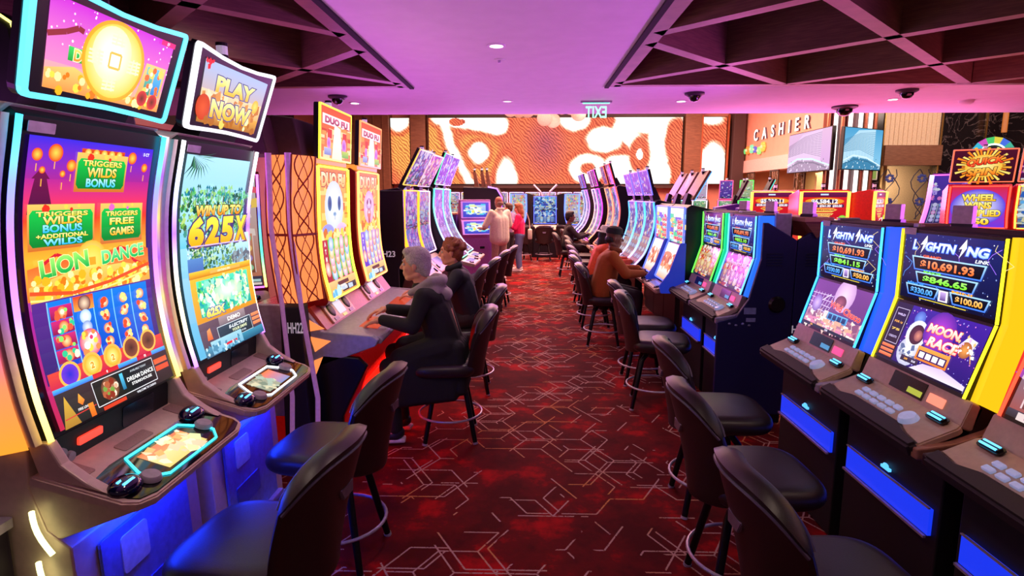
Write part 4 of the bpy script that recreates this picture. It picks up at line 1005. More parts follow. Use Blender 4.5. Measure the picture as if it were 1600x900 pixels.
def link_machine(loc, rz, label, up, low, chan, edge, group=None, detail=True, armcol=None):
    """cabinet with two landscape screens one above the other, coloured light channels at the sides and a padded deck"""
    t = thing('slot_machine', label, 'slot machine', loc, rz, group)
    b = MB(); b.prism([(.0, 0), (.40, 0), (.42, .02), (.42, .78), (.36, .86), (.33, 1.0), (.235, 1.32), (.235, 1.655), (.02, 1.66), (0, 1.56)], -.335, .335, .006); b.build('cabinet', BLKM, t)
    arm = [(.15, 1.67), (.14, 1.33), (.21, 1.03), (.30, .93), (.42, .885), (.56, .862), (.56, .82), (.40, .80), (.20, .86), (.10, 1.0), (.03, 1.33), (.03, 1.67)]
    for s in (-1, 1):
        b = MB(); b.prism(arm, s * .335, s * .372, .006); b.build('side_arm', armcol or SILV, t)
        b = MB(); b.prism([(.258, 1.65), (.258, 1.33), (.335, 1.03), (.25, .99), (.14, 1.3), (.14, 1.65)], s * .302, s * .336); b.build('light_channel', glow(chan, 1.1), t)
    for p0, p1, art in (((.268, 1.335), (.268, 1.64), up), ((.352, 1.045), (.27, 1.315), low)):
        M, L = frame(p0, p1); b = MB(M); b.plate(rrect(-.30, -.012, .30, L + .008, .006), -.035, .0, .003); o = b.build('screen_bezel', BLK, t)
        art(.565, L * .97).build('screen', lambda u, v, n: M @ Vector(((u - .5) * .565, L * .015 + v * L * .97, n)), t)
        for s in (-1, 1):
            b = MB(); b.tube([M @ Vector((s * .30, -.01, .004)), M @ Vector((s * .30, L + .005, .004))], .006, 6, colf=lambda q: edge); b.build('edge_light', NEON, t)
    if detail:
        b = MB(); b.M = Matrix.Translation((0, -.25, 0)) @ frame((.27, 1.645), (.27, 1.665))[0]; b.plate(rrect(-.04, -.018, .04, .012, .003), 0.0, .003); b.build('serial_label', STICK, t)
    M, L = frame((.385, .935), (.35, 1.035)); b = MB(M); b.plate(rrect(-.335, -.005, .335, L, .012), -.05, 0, .004); b.build('console', BRONZE, t)
    b = MB(M); b.plate(rrect(-.12, .02, .1, .095, .004), .0, .003); b.build('info_display', mat('info_face', '10141c', .15), t)
    b = MB(M); b.plate(rrect(.0, .03, .09, .055, .002), .003, .004); b.build('info_text', glow('c8d040' if chan.startswith('f') else '40a8e0', .8), t)
    b = MB(M); b.plate(rrect(.13, .03, .22, .07, .004), 0, .006); b.build('bill_slot', glow('ff8a70' if chan.startswith('f') else 'ff4a88', 1.3), t)
    # deck, padded at the player's edge
    d0, d1 = (.565, .86), (.385, .94); M, L = frame(d0, d1)
    b = MB(M); b.plate(rrect(-.345, .0, .345, L + .01, .03), -.03, .0, .006); b.build('deck', BRONZE, t)
    b = MB(M); pts = [(-.345, -.015), (.345, -.015), (.35, .03), (.25, .045), (.18, .07), (-.16, .07), (-.24, .045), (-.35, .06)]; b.plate(pts, -.05, .012, .012); b.build('armrest', PAD, t)
    for s in (-1, 1):
        b = MB(M); b.plate(rrect(s * .25 - .05, L - .045, s * .25 + .05, L - .005, .012), 0, .022, .008); o = b.build('ticket_printer', BLK, t)
        for q in range(2):
            b = MB(M); b.box((s * .25, L - .034 + q * .016, .022), (.075, .007, .005)); b.build('printer_light', BUT, o)
    cl = mat('clear_button', 'b8c0e0', .15, spec=.8, emit='b0c8ff', es=.25)
    if detail:
        for r_ in range(2):
            for k in range(5):
                b = MB(M); b.box((-.16 + k * .058, .09 + r_ * .036, .006), (.042, .024, .014), .005); b.build('bet_button', cl, t)
        b = MB(M); b.lathe([(0, .022), (.032, .02), (.038, .008), (.04, 0)], (.17, .105, 0), 20); b.build('spin_button', cl, t, True)
    else:
        for r_ in range(2):
            b = MB(M); b.box((-.04, .09 + r_ * .036, .006), (.3, .024, .014), .005); b.build('button_row', cl, t)
    # lit belly
    b = MB(); b.box((.425, 0, .525), (.02, .6, .11)); b.build('belly_light', glow('1434e8', 1.1), t)
    b = MB(); b.box((.445, 0, .465), (.012, .6, .01)); b.build('belly_trim', SILV, t)
    b = MB(); b.box((.437, 0, .585), (.008, .6, .006)); b.build('belly_trim', SILV, t)
    b = MB(); b.box((.43, .0, .61), (.012, .06, .012)); b.ball((.432, 0, .62), (.008, .02, .012), 8); b.build('belly_badge', glow('58b8ff', 1.5), t)
    return t

def tall_machine(loc, rz, label, prof, W, arts, frame_col, cab=DARKCAB, topper=None, deck=True, group=None, depth=.5, deck_x=.33, neon=None, cuts=8, splits=(0, 1), es=2.0, side_w=.0, name='slot_machine', candle_at=None, deckmat=None, case_mat=None, z0=0.0):
    """cabinet whose screens follow a profile; arts fill the profile from bottom to top between splits"""
    t = thing(name, label, 'slot machine', loc, rz, group)
    full = profile_surf(prof, W); P = full.P; zb, zt = prof[0][1], prof[-1][1]
    b = MB(); b.prism(([(-depth, 0), (.08, 0), (.08, .72), (P[0].x - .05, zb - .1)] if not z0 else [(-depth, z0), (P[0].x - .03, z0)]) + [(p.x - .012, p.z) for p in P] + [(P[-1].x - .06, zt + .03), (-depth, zt - .05)], -W / 2 - .045, W / 2 + .045, .008); b.build('cabinet', cab, t)
    for s in (-1, 1):
        b = MB(); b.tube([full(.5, i / 24, .004) + Vector((0, s * (W / 2 + .022), 0)) for i in range(25)], .011 + side_w, 8, colf=lerp_cols((neon or [frame_col, frame_col])[::-1])); b.build('neon_strip', NEON, t, True)
    for k, art in enumerate(arts):
        v0, v1 = splits[k] + .012, splits[k + 1] - .012
        art(W, full.H * (v1 - v0)).build('screen', lambda u, v, n, v0=v0, v1=v1: full(u, v0 + v * (v1 - v0), n), t, cuts=max(cuts, 12), m=DISPLAY_SOFT)
    for v_ in (0, 1):
        b = MB(); b.tube([full(-.01, v_, .004), full(1.01, v_, .004)], .008, 6, colf=lambda q: frame_col); b.build('frame_light', NEON, t)
    if deck:
        x0 = P[0].x - .01; M, L = frame((deck_x, .84), (x0, zb - .03)); b = MB(M); b.plate(rrect(-W / 2 - .04, 0, W / 2 + .04, L, .04), -.05, 0, .008); b.build('deck', deckmat or BRONZE, t)
        b = MB(M); b.plate(rrect(-W * .3, L * .3, W * .3, L * .75, .01), 0, .004); b.build('deck_screen', mat('deck_lit', '303050', .2, emit='a890e8', es=.5), t)
        for s in (-1, 1):
            b = MB(M); b.lathe([(0, .02), (.03, .016), (.036, 0)], (s * W * .38, L * .3, 0), 14); b.build('spin_button', BUTB, t, True)
    if topper:
        (p0, p1, tw, art, rim) = topper; M, L = frame(p0, p1)
        b = MB(M); b.plate(rrect(-tw / 2 - .015, -.012, tw / 2 + .015, L + .012, .01), -.045, -.002, .004); b.build('topper_case', case_mat or DARKCAB, t)
        o_ = rrect(-tw / 2 - .016, -.013, tw / 2 + .016, L + .013, .01); i_ = rrect(-tw / 2, 0, tw / 2, L, .006); b = MB(M); b.ring(o_, i_, -.01, .003); b.build('topper_light_rim', glow(rim, 1.6), t)
        art(tw, L).build('topper_screen', plane_surf(M, tw, L), t, m=DISPLAY_SOFT)
        b = MB(); b.prism([(p0[0] - .02, p0[1] + .08), (P[-1].x - .04, zt - .02), (P[-1].x - .16, zt - .02), (p0[0] - .07, p0[1] + .1)], -.09, .09); b.build('topper_mount', BLKM, t)
        if candle_at is None: candle(t, p1[0] - .06, 0, p1[1] - .02, .9)
    if candle_at: candle(t, *candle_at)
    return t

# --- left row -----------------------------------------------------------
RZL = 0.0
def deck_warm(W, H): a = Art(W, H); a.rect(0, 0, 1, 1, 'f0c870', 'f8e0a8'); a.rect(0, .6, 1, 1, 'e89058', 'f06838'); a.specks(30, 0, 0, 1, 1, ['f8f0c0', 'f0a860', 'd8e0a0', 'f8c8a0'], .05, .14, 2, 'p'); return a
def deck_map(W, H): a = Art(W, H); a.rect(0, 0, 1, 1, '8a9a88', 'a8a890'); a.rect(.55, 0, 1, 1, '6a8ac0', 'f07848'); a.specks(30, 0, 0, .6, 1, ['c8c8a8', '788a78', 'a0b8a8'], .04, .1, 2, 'p'); return a
curved_machine((-1.505, 2.0, 0), RZL, 'tall curved slot machine with blue reels screen and gold coin topper, nearest on the left', art_lion, art_lion_top,
               ['38d8ff', '6a7aff', '9a5aff', 'b070ff', 'ffe090', 'ffe060'], ['20d8e8', '18b8f0', 'a850f8', 'ff50e0', 'ff9060', 'ffa030'], '60dcff', deck_warm, '38e8ff')
curved_machine((-1.505, 2.80, 0), RZL, 'tall curved slot machine with jungle 625X screen and PLAY NOW topper', art_jungle, art_play,
               ['f8f8ff', 'b8c8ff', '8a58ff', 'e8e0c0', 'f8e8a0', 'b070ff'], ['f8f0ff', 'b068f0', 'f8e080', 'b060f0', 'f8e090', 'a060e8', 'f0d880'], 'f4f0ff', deck_map, 'f4f0ff', sticker=True)

# --- HH22 pod: two tall panda / ape machines on one lit red base ---------
GREYP = mat('grey_violet_panel', 'b4b2c4', .4, .15)
REDC = mat('red_lacquer', 'c01820', .25, .1, emit='ff1810', es=.12)
ORLIT = glow('ff8a4a', 1.25)
WEBR = mat('brown_red_web', 'a83a28', .4)
t = thing('end_tower', 'tower with glowing orange web panels and plate HH22 at the end of the left bank', 'tower', (-1.585, 3.63, 0))
PILL = mat('mauve_metal_selflit', 'c8a0c4', .4, .2, emit='b070b8', es=.3)  # slight emission added to brighten the poorly lit pillars
def pillar(x, y, s):
    b = MB(); b.tube([(x + .05 * (s > 0) , y, .0), (x + .045 * (s > 0) + .03, y, .5), (x + .0, y, 1.1), (x - .04, y, 1.6), (x - .03, y, 2.06)], [.017, .016, .015, .016, .02], 10); return b.build('pillar', PILL, t, True)
pillar(.02, 0, -.05); pillar(.15, -.02, .05) 
def web(nm, x0, x1, y0, y1, z0, z1, seed):
    d = Vector((x1 - x0, y1 - y0, 0)); W_ = d.length; M = Matrix.Translation((x0, y0, 0)) @ Matrix.Rotation(math.atan2(d.y, d.x), 4, 'Z')
    lean = lambda z: -.05 * math.sin((z - z0) / (z1 - z0) * PI * .9)
    def P(u, z, n): return M @ Vector((u * W_ + lean(z), n, z))
    b = MB(); b.grid(lambda u, v: P(u, z0 + v * (z1 - z0), 0), 4, 16); o = b.build('light_panel', ORLIT, t)
    b = MB(); H_ = z1 - z0
    for hf in (0, 1):
        a_ = z0 + hf * .5 * H_
        for ph, am, r_ in ((0, .38, .005), (PI, .38, .005), (PI * .5, .22, .0028), (PI * 1.5, .22, .0028)):
            b.tube([P(.5 + am * math.cos(q / 16 * PI * 2 + ph + seed * .4), a_ + q / 16 * H_ * .5, -.010) for q in range(17)], r_, 5)
    b.tube([P(0, z0 + .47 * H_, -.012), P(1, z0 + .47 * H_, -.012)], .009, 5)
    for u in (0, 1): b.tube([P(u, z0 + q * H_ / 8, -.008) for q in range(9)], .006, 5)
    b.build('web', WEBR, o)
web('a', -.01, .13, .03, .01, 1.12, 2.05, 1); web('b', .14, .215, -.0, .20, 1.12, 2.05, 2)
b = MB(); b.prism([(-.02, 0), (.17, 0), (.13, 1.1), (-.0, 1.1)], .0, .15, .01); b.build('base', BLKM, t)
V_, F_, a0, a1 = glyphs('HH22', .02); hgt = .068
def lettering(word, h, M, name, parent, m, wide=None):
    V, F, x0, x1 = glyphs(word, .02); sx = h if not wide else wide / (x1 - x0)
    bm = bmesh.new(); vs = [bm.verts.new(M @ Vector(((v[0] - (x0 + x1) / 2) * sx, v[1] * h, 0))) for v in V]
    for f in F:
        try: bm.faces.new([vs[i] for i in f])
        except ValueError: pass
    me = bpy.data.meshes.new(name); bm.to_mesh(me); bm.free(); me.materials.append(m); o = bpy.data.objects.new(name, me); COL.objects.link(o); o.parent = parent; return o
RX = Matrix.Rotation(PI / 2, 4, 'X')
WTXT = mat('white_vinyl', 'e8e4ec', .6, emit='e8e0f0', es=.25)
lettering('HH22', .07, Matrix.Translation((.098, -.006, .93)) @ RX, 'lettering', t, WTXT, .10)
for sx, y0 in ((-.24, .25), (-.09, .42)):
    b = MB(); b.prism([(sx - .05, 2.06), (sx + .20, 2.06), (sx + .155, 2.3), (sx + .0, 2.32)], y0 - .18, y0 + .18, .01); b.build('speaker_box', mat('brown_box', '4a3434', .6), t)
# pod base
t = thing('machine_pod', 'red lit double base with grey angular side panels carrying the panda machines', 'slot machine base', (-1.5, 4.78, 0))
b = MB(); b.prism([(-.45, 0), (.20, 0), (.25, .12), (.40, .62), (.36, .74), (.0, .98), (-.02, 1.04), (-.45, 1.04)], -.93, .95, .01); b.build('body', REDC, t)
for y0_, y1_ in ((-.985, -.935), (.95, .99)):
    b = MB(); b.prism([(.0, .62), (.48, .80), (.50, .84), (.46, .87), (.12, .90), (-.02, 1.08), (-.4, 1.08), (-.4, .3), (.0, .3)], y0_, y1_, .008); b.build('side_panel', GREYP, t)
for tri in (((.03, .985), (.14, .92), (.03, .90)), ((.04, .865), (.18, .835), (.07, .76)), ((.06, .70), (.12, .725), (.05, .56))):
    b = MB(); b.prism(tri, -.99, -.984); b.build('light_triangle', ORLIT, t)
b = MB(); b.prism([(-.05, .0), (.22, .0), (.24, .3), (.42, .66), (.36, .72), (.12, .74), (.0, .6)], -.985, -.94, .01); b.build('belly_side', BLK, t)
b = MB(); b.prism([(.22, .1), (.24, .1), (.40, .50), (.38, .54)], -.92, .92, .008); b.build('red_light_bar', glow('ff1408', 3.5), t)
b = MB(); b.prism([(.12, .84), (.50, .80), (.52, .83), (.50, .855), (.12, .90)], -.93, .93, .01); b.build('deck', GREYP, t)
for y_ in (-.55, .35):
    b = MB(); b.box((.32, y_, .872), (.22, .36, .01), rot=Matrix.Rotation(.09, 4, 'Y')); b.build('deck_glow_patch', glow('ff5020', .55), t)  # glowing plates imitate red-orange light falling on the deck
M, L = frame((.14, .90), (.04, 1.04))
b = MB(M); b.plate(rrect(-.93, 0, .94, L + .02, .01), -.06, -.002); b.build('console', mat('orange_console', 'c86048', .4), t)
for yc in (-.52, .42):
    b = MB(M); b.plate(rrect(yc - .26, .01, yc + .26, L, .015), -.002, .01, .003); o = b.build('control_panel', CHAMP, t)
    b = MB(M); b.plate(rrect(yc - .075, .045, yc + .075, L - .02, .006), .01, .013); b.build('panel_screen', glow('e8e0f0', .8), o)
    for s in (-1, 1):
        b = MB(M); b.lathe([(0, .006), (.035, .008), (.05, .004), (.055, 0)], (yc + s * .17, .105, .01), 18); b.build('speaker', mat('speaker_cone', '3a3434', .5), o, True)
        b = MB(M); b.plate(rrect(yc + s * .17 - .04, .02, yc + s * .17 + .04, .045, .004), .01, .014); b.build('slot', BLK, o)
    b = MB(M); b.plate(rrect(yc - .03, .016, yc + .05, .038, .003), .01, .013); b.build('credit_display', glow('e8d020', .9), o)
pp = [(.135, 1.08), (.09, 1.3), (.075, 1.55), (.08, 1.8), (.085, 2.0)]
for k, (yc, a_, fc, lab) in enumerate(((4.30, lambda W, H: art_animal(W, H, 0), 'f8f040', 'tall slot machine with a white panda over green reels, yellow edge light'), (5.24, lambda W, H: art_animal(W, H, 1), 'ff9a58', 'tall slot machine with a white ape in gold over violet reels'))):
    t = tall_machine((-1.5, yc, 0), RZL * .6, lab, pp, .62, [a_], fc, cab=mat('deep_red_cabinet', '8a0c16', .3), deck=False, topper=((.11, 2.06), (.13, 2.40), .66, lambda W, H, k=k: art_paytable(W, H, k + 3), fc), cuts=14, depth=.2, z0=1.045)
    b = MB(); b.box((.03, 0, 2.035), (.1, .66, .045), .006); b.build('lit_header', glow('ff9038', 1.2), t)
# HH23 end panel
t = thing('bank_side', 'plain black end panel lettered HH23 between the panda machines and the orange edged pair', 'panel', (-1.75, 6.35, 0))
b = MB(); b.prism([(-.3, 0), (.33, 0), (.33, 1.0), (.40, 1.2), (.40, 1.86), (-.3, 1.86)], 0, .05, .01); b.build('board', DARKCAB, t)
lettering('HH23', .065, Matrix.Translation((.20, -.004, 1.14)) @ RX, 'lettering', t, WTXT, .2)
# orange edged pair, then two deep J-curved machines
for k, yc in enumerate((6.93, 7.78)):
    lab = ('two-screen slot machine with broad orange edge light beyond the black end panel', 'two-screen slot machine with pale violet screens, right neighbour of the orange edged one')[k]
    tall_machine((-1.5, yc, 0), -.06, lab, [(.2, 1.06), (.13, 1.3), (.115, 1.5), (.125, 1.86)], .62, [lambda W, H, k=k: art_slot(W, H, 'violet', '5848b8', 'a890d8', 11 + k, rows=3, dim=.45), lambda W, H, k=k: art_slot(W, H, ('violet', 'mix')[k], '8a78b0', 'b8a8c8', 15 + k, reels=False, dim=.45)], ('ff9020', 'd8a0d0')[k], deck_x=.42,
                 topper=((.13, 1.93), (.33, 2.3), .62, lambda W, H, k=k: art_slot(W, H, ('violet', 'pink')[k], ('5a6a50', 'c89088')[k], ('5a5a90', '9040a8')[k], 19 + k, reels=False, n=40), ('f8c050', 'e8b0f0')[k]), splits=(0, .45, 1), side_w=.012 if k == 0 else 0)
for k, yc in enumerate((8.62, 9.42)):
    lab = ('deep curved slot machine with violet screen and green neon edge, left aisle', 'deep curved slot machine with teal neon edge beside the violet kiosk')[k]
    tall_machine((-1.45, yc, 0), -.05, lab, [(.52, .92), (.36, 1.06), (.22, 1.3), (.14, 1.6), (.15, 1.9)], .62, [lambda W, H, k=k: art_slot(W, H, ('violet', 'blue')[k], 'b878e0', ('9a90e8', '70b8b8')[k], 23 + k, n=60, dim=.4)], ('58f0b0', '70f0e0')[k], deck_x=.72, cuts=10,
                 neon=['40f0b0', '90d8f0', 'e0b0ff'], topper=((.16, 1.97), (.32, 2.38), .6, lambda W, H, k=k: art_slot(W, H, 'blue', '5a38c8', '7a58d8', 27 + k, reels=False, n=30), ('38d890', 'c0a0ff')[k]))

# --- right row, two-screen link machines back to back --------------------
R0 = 2.02
def sc(vals, hue, seed): return lambda W, H: art_lightning(W, H, vals, seed, hue)
link_machine((R0, 2.48, 0), PI, 'two-screen slot machine with violet astronaut screen and yellow light channels', sc(('$10,691.93', '$846.65', '$330.00', '$100.00'), '1a2a7a', 1), art_moon, 'ffc818', 'ffe020', armcol=mat('bronze_arm', '9a6a58', .4, .2))
link_machine((R0, 3.24, 0), PI, 'two-screen slot machine with mauve red-lettered screen and blue light channels', sc(('$10,691.93', '$841.15', '$330.00', '$50.00'), '2a2a78', 2), art_chuco, '1858ff', '38a0ff')
link_machine((R0, 1.71, 0), PI, 'two-screen slot machine with red edge light cut by the right picture edge', sc(('$10,691.93', '$846.65', '$330.00', '$100.00'), '1a2a7a', 3), lambda W, H: art_slot(W, H, 'pink', 'd85a48', '58a8c8', 31, rows=3), 'e8281a', 'ff4028', armcol=mat('dark_arm', '3a2020', .4, .4))
link_machine((R0, 4.86, 0), PI, 'two-screen slot machine with violet and gold screen beside the navy panel', sc(('$10,691.93', '$852.10', '$330.00', '$50.00'), '2a48c8', 4), lambda W, H: art_slot(W, H, 'gold', '4a1a88', '6a28a8', 33, 'BIG FORTUNE', rows=3, n=40), '2a70ff', '58a8ff')
link_machine((R0, 5.62, 0), PI, 'two-screen slot machine with amber screen and green light channels', sc(('$10,691.93', '$861.40', '$330.00', '$50.00'), 'b83888', 5), lambda W, H: art_slot(W, H, 'gold', 'c87830', 'e09848', 35, 'PANTHER', rows=3, n=50), '18d890', '58ff40')
# navy side panels closing the banks (end of the far bank, facing the camera)
t = thing('bank_side', 'navy blue cabinet side with round lock and vents beside the green and blue machines', 'panel', (R0, 4.44, 0))
b = MB(); b.prism([(-.56, .1), (-.42, .1), (-.0, .1), (0, 1.47), (-.22, 1.60), (-.255, 1.60), (-.255, 1.33), (-.33, 1.02), (-.42, .88), (-.56, .84)], 0, .035, .006); b.build('left_board', NAVY, t)
b = MB(); b.prism([(.56, .1), (.005, .1), (.005, 1.47), (.22, 1.60), (.255, 1.60), (.255, 1.33), (.33, 1.02), (.42, .88), (.56, .84)], 0, .035, .006); b.build('right_board', NAVY, t)
b = MB(); b.lathe([(0, .02), (.05, .02), (.065, .0)], (-.12, 0, .98), 20, rot=Matrix.Rotation(PI / 2, 4, 'X')); b.build('round_lock', BLK, t, True)
for s in (-.16, .13):
    for k in range(5): b = MB(); b.box((s, -.002, 1.28 + k * .022), (.12, .004, .008)); b.build('vent_slot', mat('navy_dark', '101438', .6), t)
for p_, q_ in (((-.32, -.003, .93), (.09, .004, .05)), ((-.31, -.003, .86), (.07, .004, .03))): b = MB(); b.box(p_, q_); b.build('data_plate', mat('data_plate', '8890c0', .5), t)
for k in range(4): b = MB(); b.ball((-.47 + k * .05, -.004, .83 - (k % 2) * .012), (.012, .006, .008), 8); b.build('rivet', mat('data_plate', '8890c0', .5), t)
lettering('HH37', .06, Matrix.Translation((.09, -.004, .76)) @ RX, 'lettering', t, WTXT, .17)
# rear machines of the same back-to-back banks, seen as backs only
# wooden capping between the banks with small card stands
CAP = mat('warm_wood_cap', 'c08a6c', .5)
for k, (y0, y1, lab) in enumerate(((1.2, 3.65, 'warm wooden capping along the top of the near right bank'), (4.42, 6.05, 'warm wooden capping along the top of the bank with the navy side'))):
    t = thing('divider_cap', lab, 'shelf', (R0 + .10, (y0 + y1) / 2, 1.545)); L_ = y1 - y0
    b = MB(); b.box((.04, 0, .08), (.22, L_, .035), .004); b.build('shelf_board', CAP, t); b = MB(); b.prism([(-.06, .062), (.14, .062), (.04, -.06)], -L_ / 2 + .01, L_ / 2 - .01); b.build('fascia', WOODR, t)
for k, (y, yy) in enumerate(((2.42, 'behind the astronaut screen machine'), (2.95, 'between the astronaut and the mauve screen machines'), (3.5, 'behind the mauve screen machine'), (4.55, 'at the near end of the navy sided bank'), (5.25, 'in the middle of the navy sided bank'), (5.9, 'at the far end of the navy sided bank'))):
    t = thing('card_stand', 'pale card stand on the capping %s' % yy, 'stand', (R0 + .12, y, 1.643), .6, 'card stands on the cappings')
    b = MB(); b.prism([(-.035, 0), (.035, 0), (.028, .022), (-.028, .022)], -.05, .05); b.build('foot', BLK, t); b = MB(); b.box((0, 0, .065), (.05, .085, .09), .003); b.build('card', mat('lilac_card', 'f0e0f4', .5), t)
# pair with three-reel tops and white lit lower screens
def art_bar(W, H, s):
    a = Art(W, H); a.rect(0, 0, 1, 1, '68a8a0', 'a0c8c0'); a.rect(0, .75, 1, 1, 'f8f0e0', 'ffffff'); a.specks(60, 0, .1, 1, .8, PALS['mix'], .04, .09, s, 'b')
    for k in range(4): a.text('BAR', .75, .2 + k * .15, .09, 'd02838', 'f05858', w=.4, bold=.06, out='f8f0f0')
    for k in range(4): a.text('7', .3, .2 + k * .15, .1, '2a8a58', 'a8e8c8', bold=.06, out='f8f8f0')
    return a
def art_fire(W, H, s):
    a = Art(W, H); a.rect(0, 0, 1, 1, 'f0e8e0', 'fff8f0'); a.rect(0, .3, 1, .75, 'f09858', 'e89060'); a.specks(50, 0, .3, 1, .75, ['f8b080', 'e07848', 'fff0e0', 'c86848'], .04, .1, s, 'p'); a.poly([(0, .7), (.3, .78), (.6, .7), (1, .82), (1, 1), (0, 1)], 'fffaf4', 'ffffff'); a.rect(0, 0, 1, .18, 'f8b888', 'f8e8e0'); return a
for k, yc in enumerate((6.36, 7.06)):
    lab = ('slot machine with BAR reels above a white flame screen, nearer of the pair', 'slot machine with BAR reels above a white flame screen, before the man in the cap')[k]
    t = tall_machine((R0, yc, 0), PI, lab, [(.56, .90), (.43, 1.28), (.42, 1.31), (.42, 1.68)], .58, [lambda W, H, k=k: art_fire(W, H, 41 + k), lambda W, H, k=k: art_bar(W, H, 44 + k)], '4a58f0', deck_x=.70, splits=(0, .5, 1), depth=.0, cuts=1, candle_at=None)
    b = MB()
    b.prism([(.64, .80), (.66, .88), (.56, 1.02), (.46, 1.32), (.40, 1.32), (.40, .80)], .31, .345, .008); b.build('side_panel', glow('2a40d8', .5), t)
# three deep curved blue machines
for k, yc in enumerate((7.95, 8.6, 9.25)):
    lab = ('deep curved blue slot machine, nearest of three matching ones on the right', 'deep curved blue slot machine, middle of three matching ones on the right', 'deep curved blue slot machine, farthest of three matching ones on the right')[k]
    tall_machine((R0, yc, 0), PI, lab, [(.66, .86), (.50, 1.05), (.41, 1.3), (.38, 1.5), (.40, 1.72)], .55, [lambda W, H, k=k: art_slot(W, H, 'blue', 'd88868', '3a60d0', 51 + k, rows=3, n=60)], '8a68f0', deck_x=.80, cuts=10, depth=.0, group='three curved blue machines',
                 neon=['3a90ff', '5ab0ff', 'c090f0'], topper=((.42, 1.82), (.50, 2.12), .52, lambda W, H, k=k: art_slot(W, H, 'blue', '3a38a8', '5a50d0', 55 + k, reels=False, n=12), '6a68ff'))
# red, magenta and violet edged curved machines further on
for k, (yc, nc, lab, pal, n2) in enumerate(((10.6, 'ff3828', 'deep curved slot machine with red neon edge, right aisle', 'blue', ['ff4838', 'ff6058', 'ff3828']), (11.4, 'ff6848', 'deep curved slot machine with coral neon edge behind the red edged one', 'gold', ['ff8a68', 'ff6858']),
                                   (13.0, 'ff30e0', 'curved slot machine with magenta neon edge, far right aisle', 'violet', ['ff40e8', 'e030f0', 'ffa040']), (13.8, 'f8a0f0', 'curved slot machine with pale pink screen behind the magenta edged one', 'pink', ['f8a0f0', 'ffb060']),
                                   (15.6, 'b050ff', 'curved slot machine with violet neon edge, farthest on the right aisle', 'violet', ['c060ff', 'f0a0ff']), (16.4, '7a88ff', 'curved slot machine with blue violet edge at the end of the right aisle', 'blue', ['8a90ff', 'b0a0ff']))):
    tall_machine((R0 - .05, yc, 0), PI, lab, [(.66, .86), (.50, 1.05), (.40, 1.3), (.38, 1.6), (.46, 1.95)], .6, [lambda W, H, k=k, pal=pal: art_slot(W, H, pal, 'c898c8', '8a90e0', 61 + k, rows=3, n=50)], nc, deck_x=.80, cuts=8, depth=.05, neon=n2, es=2.5,
                 topper=((.48, 2.02), (.58, 2.34), .5, lambda W, H, k=k: art_slot(W, H, 'pink', 'b048a8', 'd080d8', 71 + k, reels=False, n=10), nc))
# ------------------------------------------------------------------ background machines
PURP = mat('violet_cabinet', '5a30a8', .4, .2)
# violet kiosk the man stands at
t = thing('kiosk', 'violet self-service kiosk with two lit screens, the man in beige stands at it', 'kiosk', (-1.12, 12.5, 0), math.radians(-72))
b = MB(); b.prism([(-.35, 0), (.20, 0), (.20, .92), (.24, 1.0), (.10, 1.28), (.06, 1.32), (.02, 1.72), (-.12, 1.72), (-.35, 1.25)], -.33, .33, .01); b.build('cabinet', mat('mauve_cabinet', 'a868b8', .4, .2), t)
for p0, p1, a in (((.245, 1.0), (.11, 1.28), art_kiosk), ((.075, 1.34), (.035, 1.68), art_kiosk)):
    M, L = frame(p0, p1); b = MB(M); b.plate(rrect(-.32, -.005, .32, L + .005, .01), .0, .012); b.build('screen_frame', mat('lilac_frame', 'c8a8e0', .3, emit='b070f0', es=.5), t)
    a(.56, L * .9).build('screen', lambda u, v, n: M @ Vector(((u - .5) * .56, .015 + v * L * .9, n + .014)), t, m=DISPLAY_SOFT)
b = MB(); b.box((.202, .1, .72), (.01, .1, .05)); b.build('ticket_slot', BLK, t)
b = MB(); b.tube([(.1, .33, .1), (.21, .335, .1), (.21, .335, .9)], .01, 6, colf=lambda q: 'b060ff'); b.build('neon_strip', NEON, t)
t = thing('cabinet_box', 'violet cabinet with a pale top left of the kiosk', 'cabinet', (-1.75, 12.7, 0))
b = MB(); b.box((0, 0, .7), (.4, .6, 1.4), .01); b.build('body', PURP, t); b = MB(); b.box((0, 0, 1.42), (.44, .64, .04), .005); b.build('top', CAP, t)
# machine back with hexagonal violet neon
t = thing('slot_machine', 'dark slot machine back outlined at right by violet hexagonal neon, behind the kiosk', 'slot machine', (-1.04, 13.6, 0))
b = MB(); b.plate([(-.42, -.3), (.42, -.3), (.42, .3), (-.42, .3)], 0, 1.5); b.prism([(-.42, 1.5), (.46, 1.3), (.48, 1.78), (.36, 1.98), (-.42, 2.0)], -.3, .3, .02); b.build('cabinet', DARKCAB, t)
b = MB(); b.tube([(.14, -.315, 2.0), (.34, -.315, 1.96), (.46, -.315, 1.76), (.44, -.315, 1.42), (.3, -.315, 1.3)], .016, 6, colf=lambda q: mixc('c080ff', '8030ff', q)); b.build('neon_strip', NEON, t, True)
for k, x in enumerate((-.15, .02, .14)):
    b = MB(); b.prism([(x - .03, 2.0), (x + .07, 2.0), (x + .0, 2.34), (x - .06, 2.34)], -.1 - .06 * k, .02 - .06 * k); b.build('topper_mount', WOODR, t)
    candle(t, x - .03, -.04 - .06 * k, 2.33)
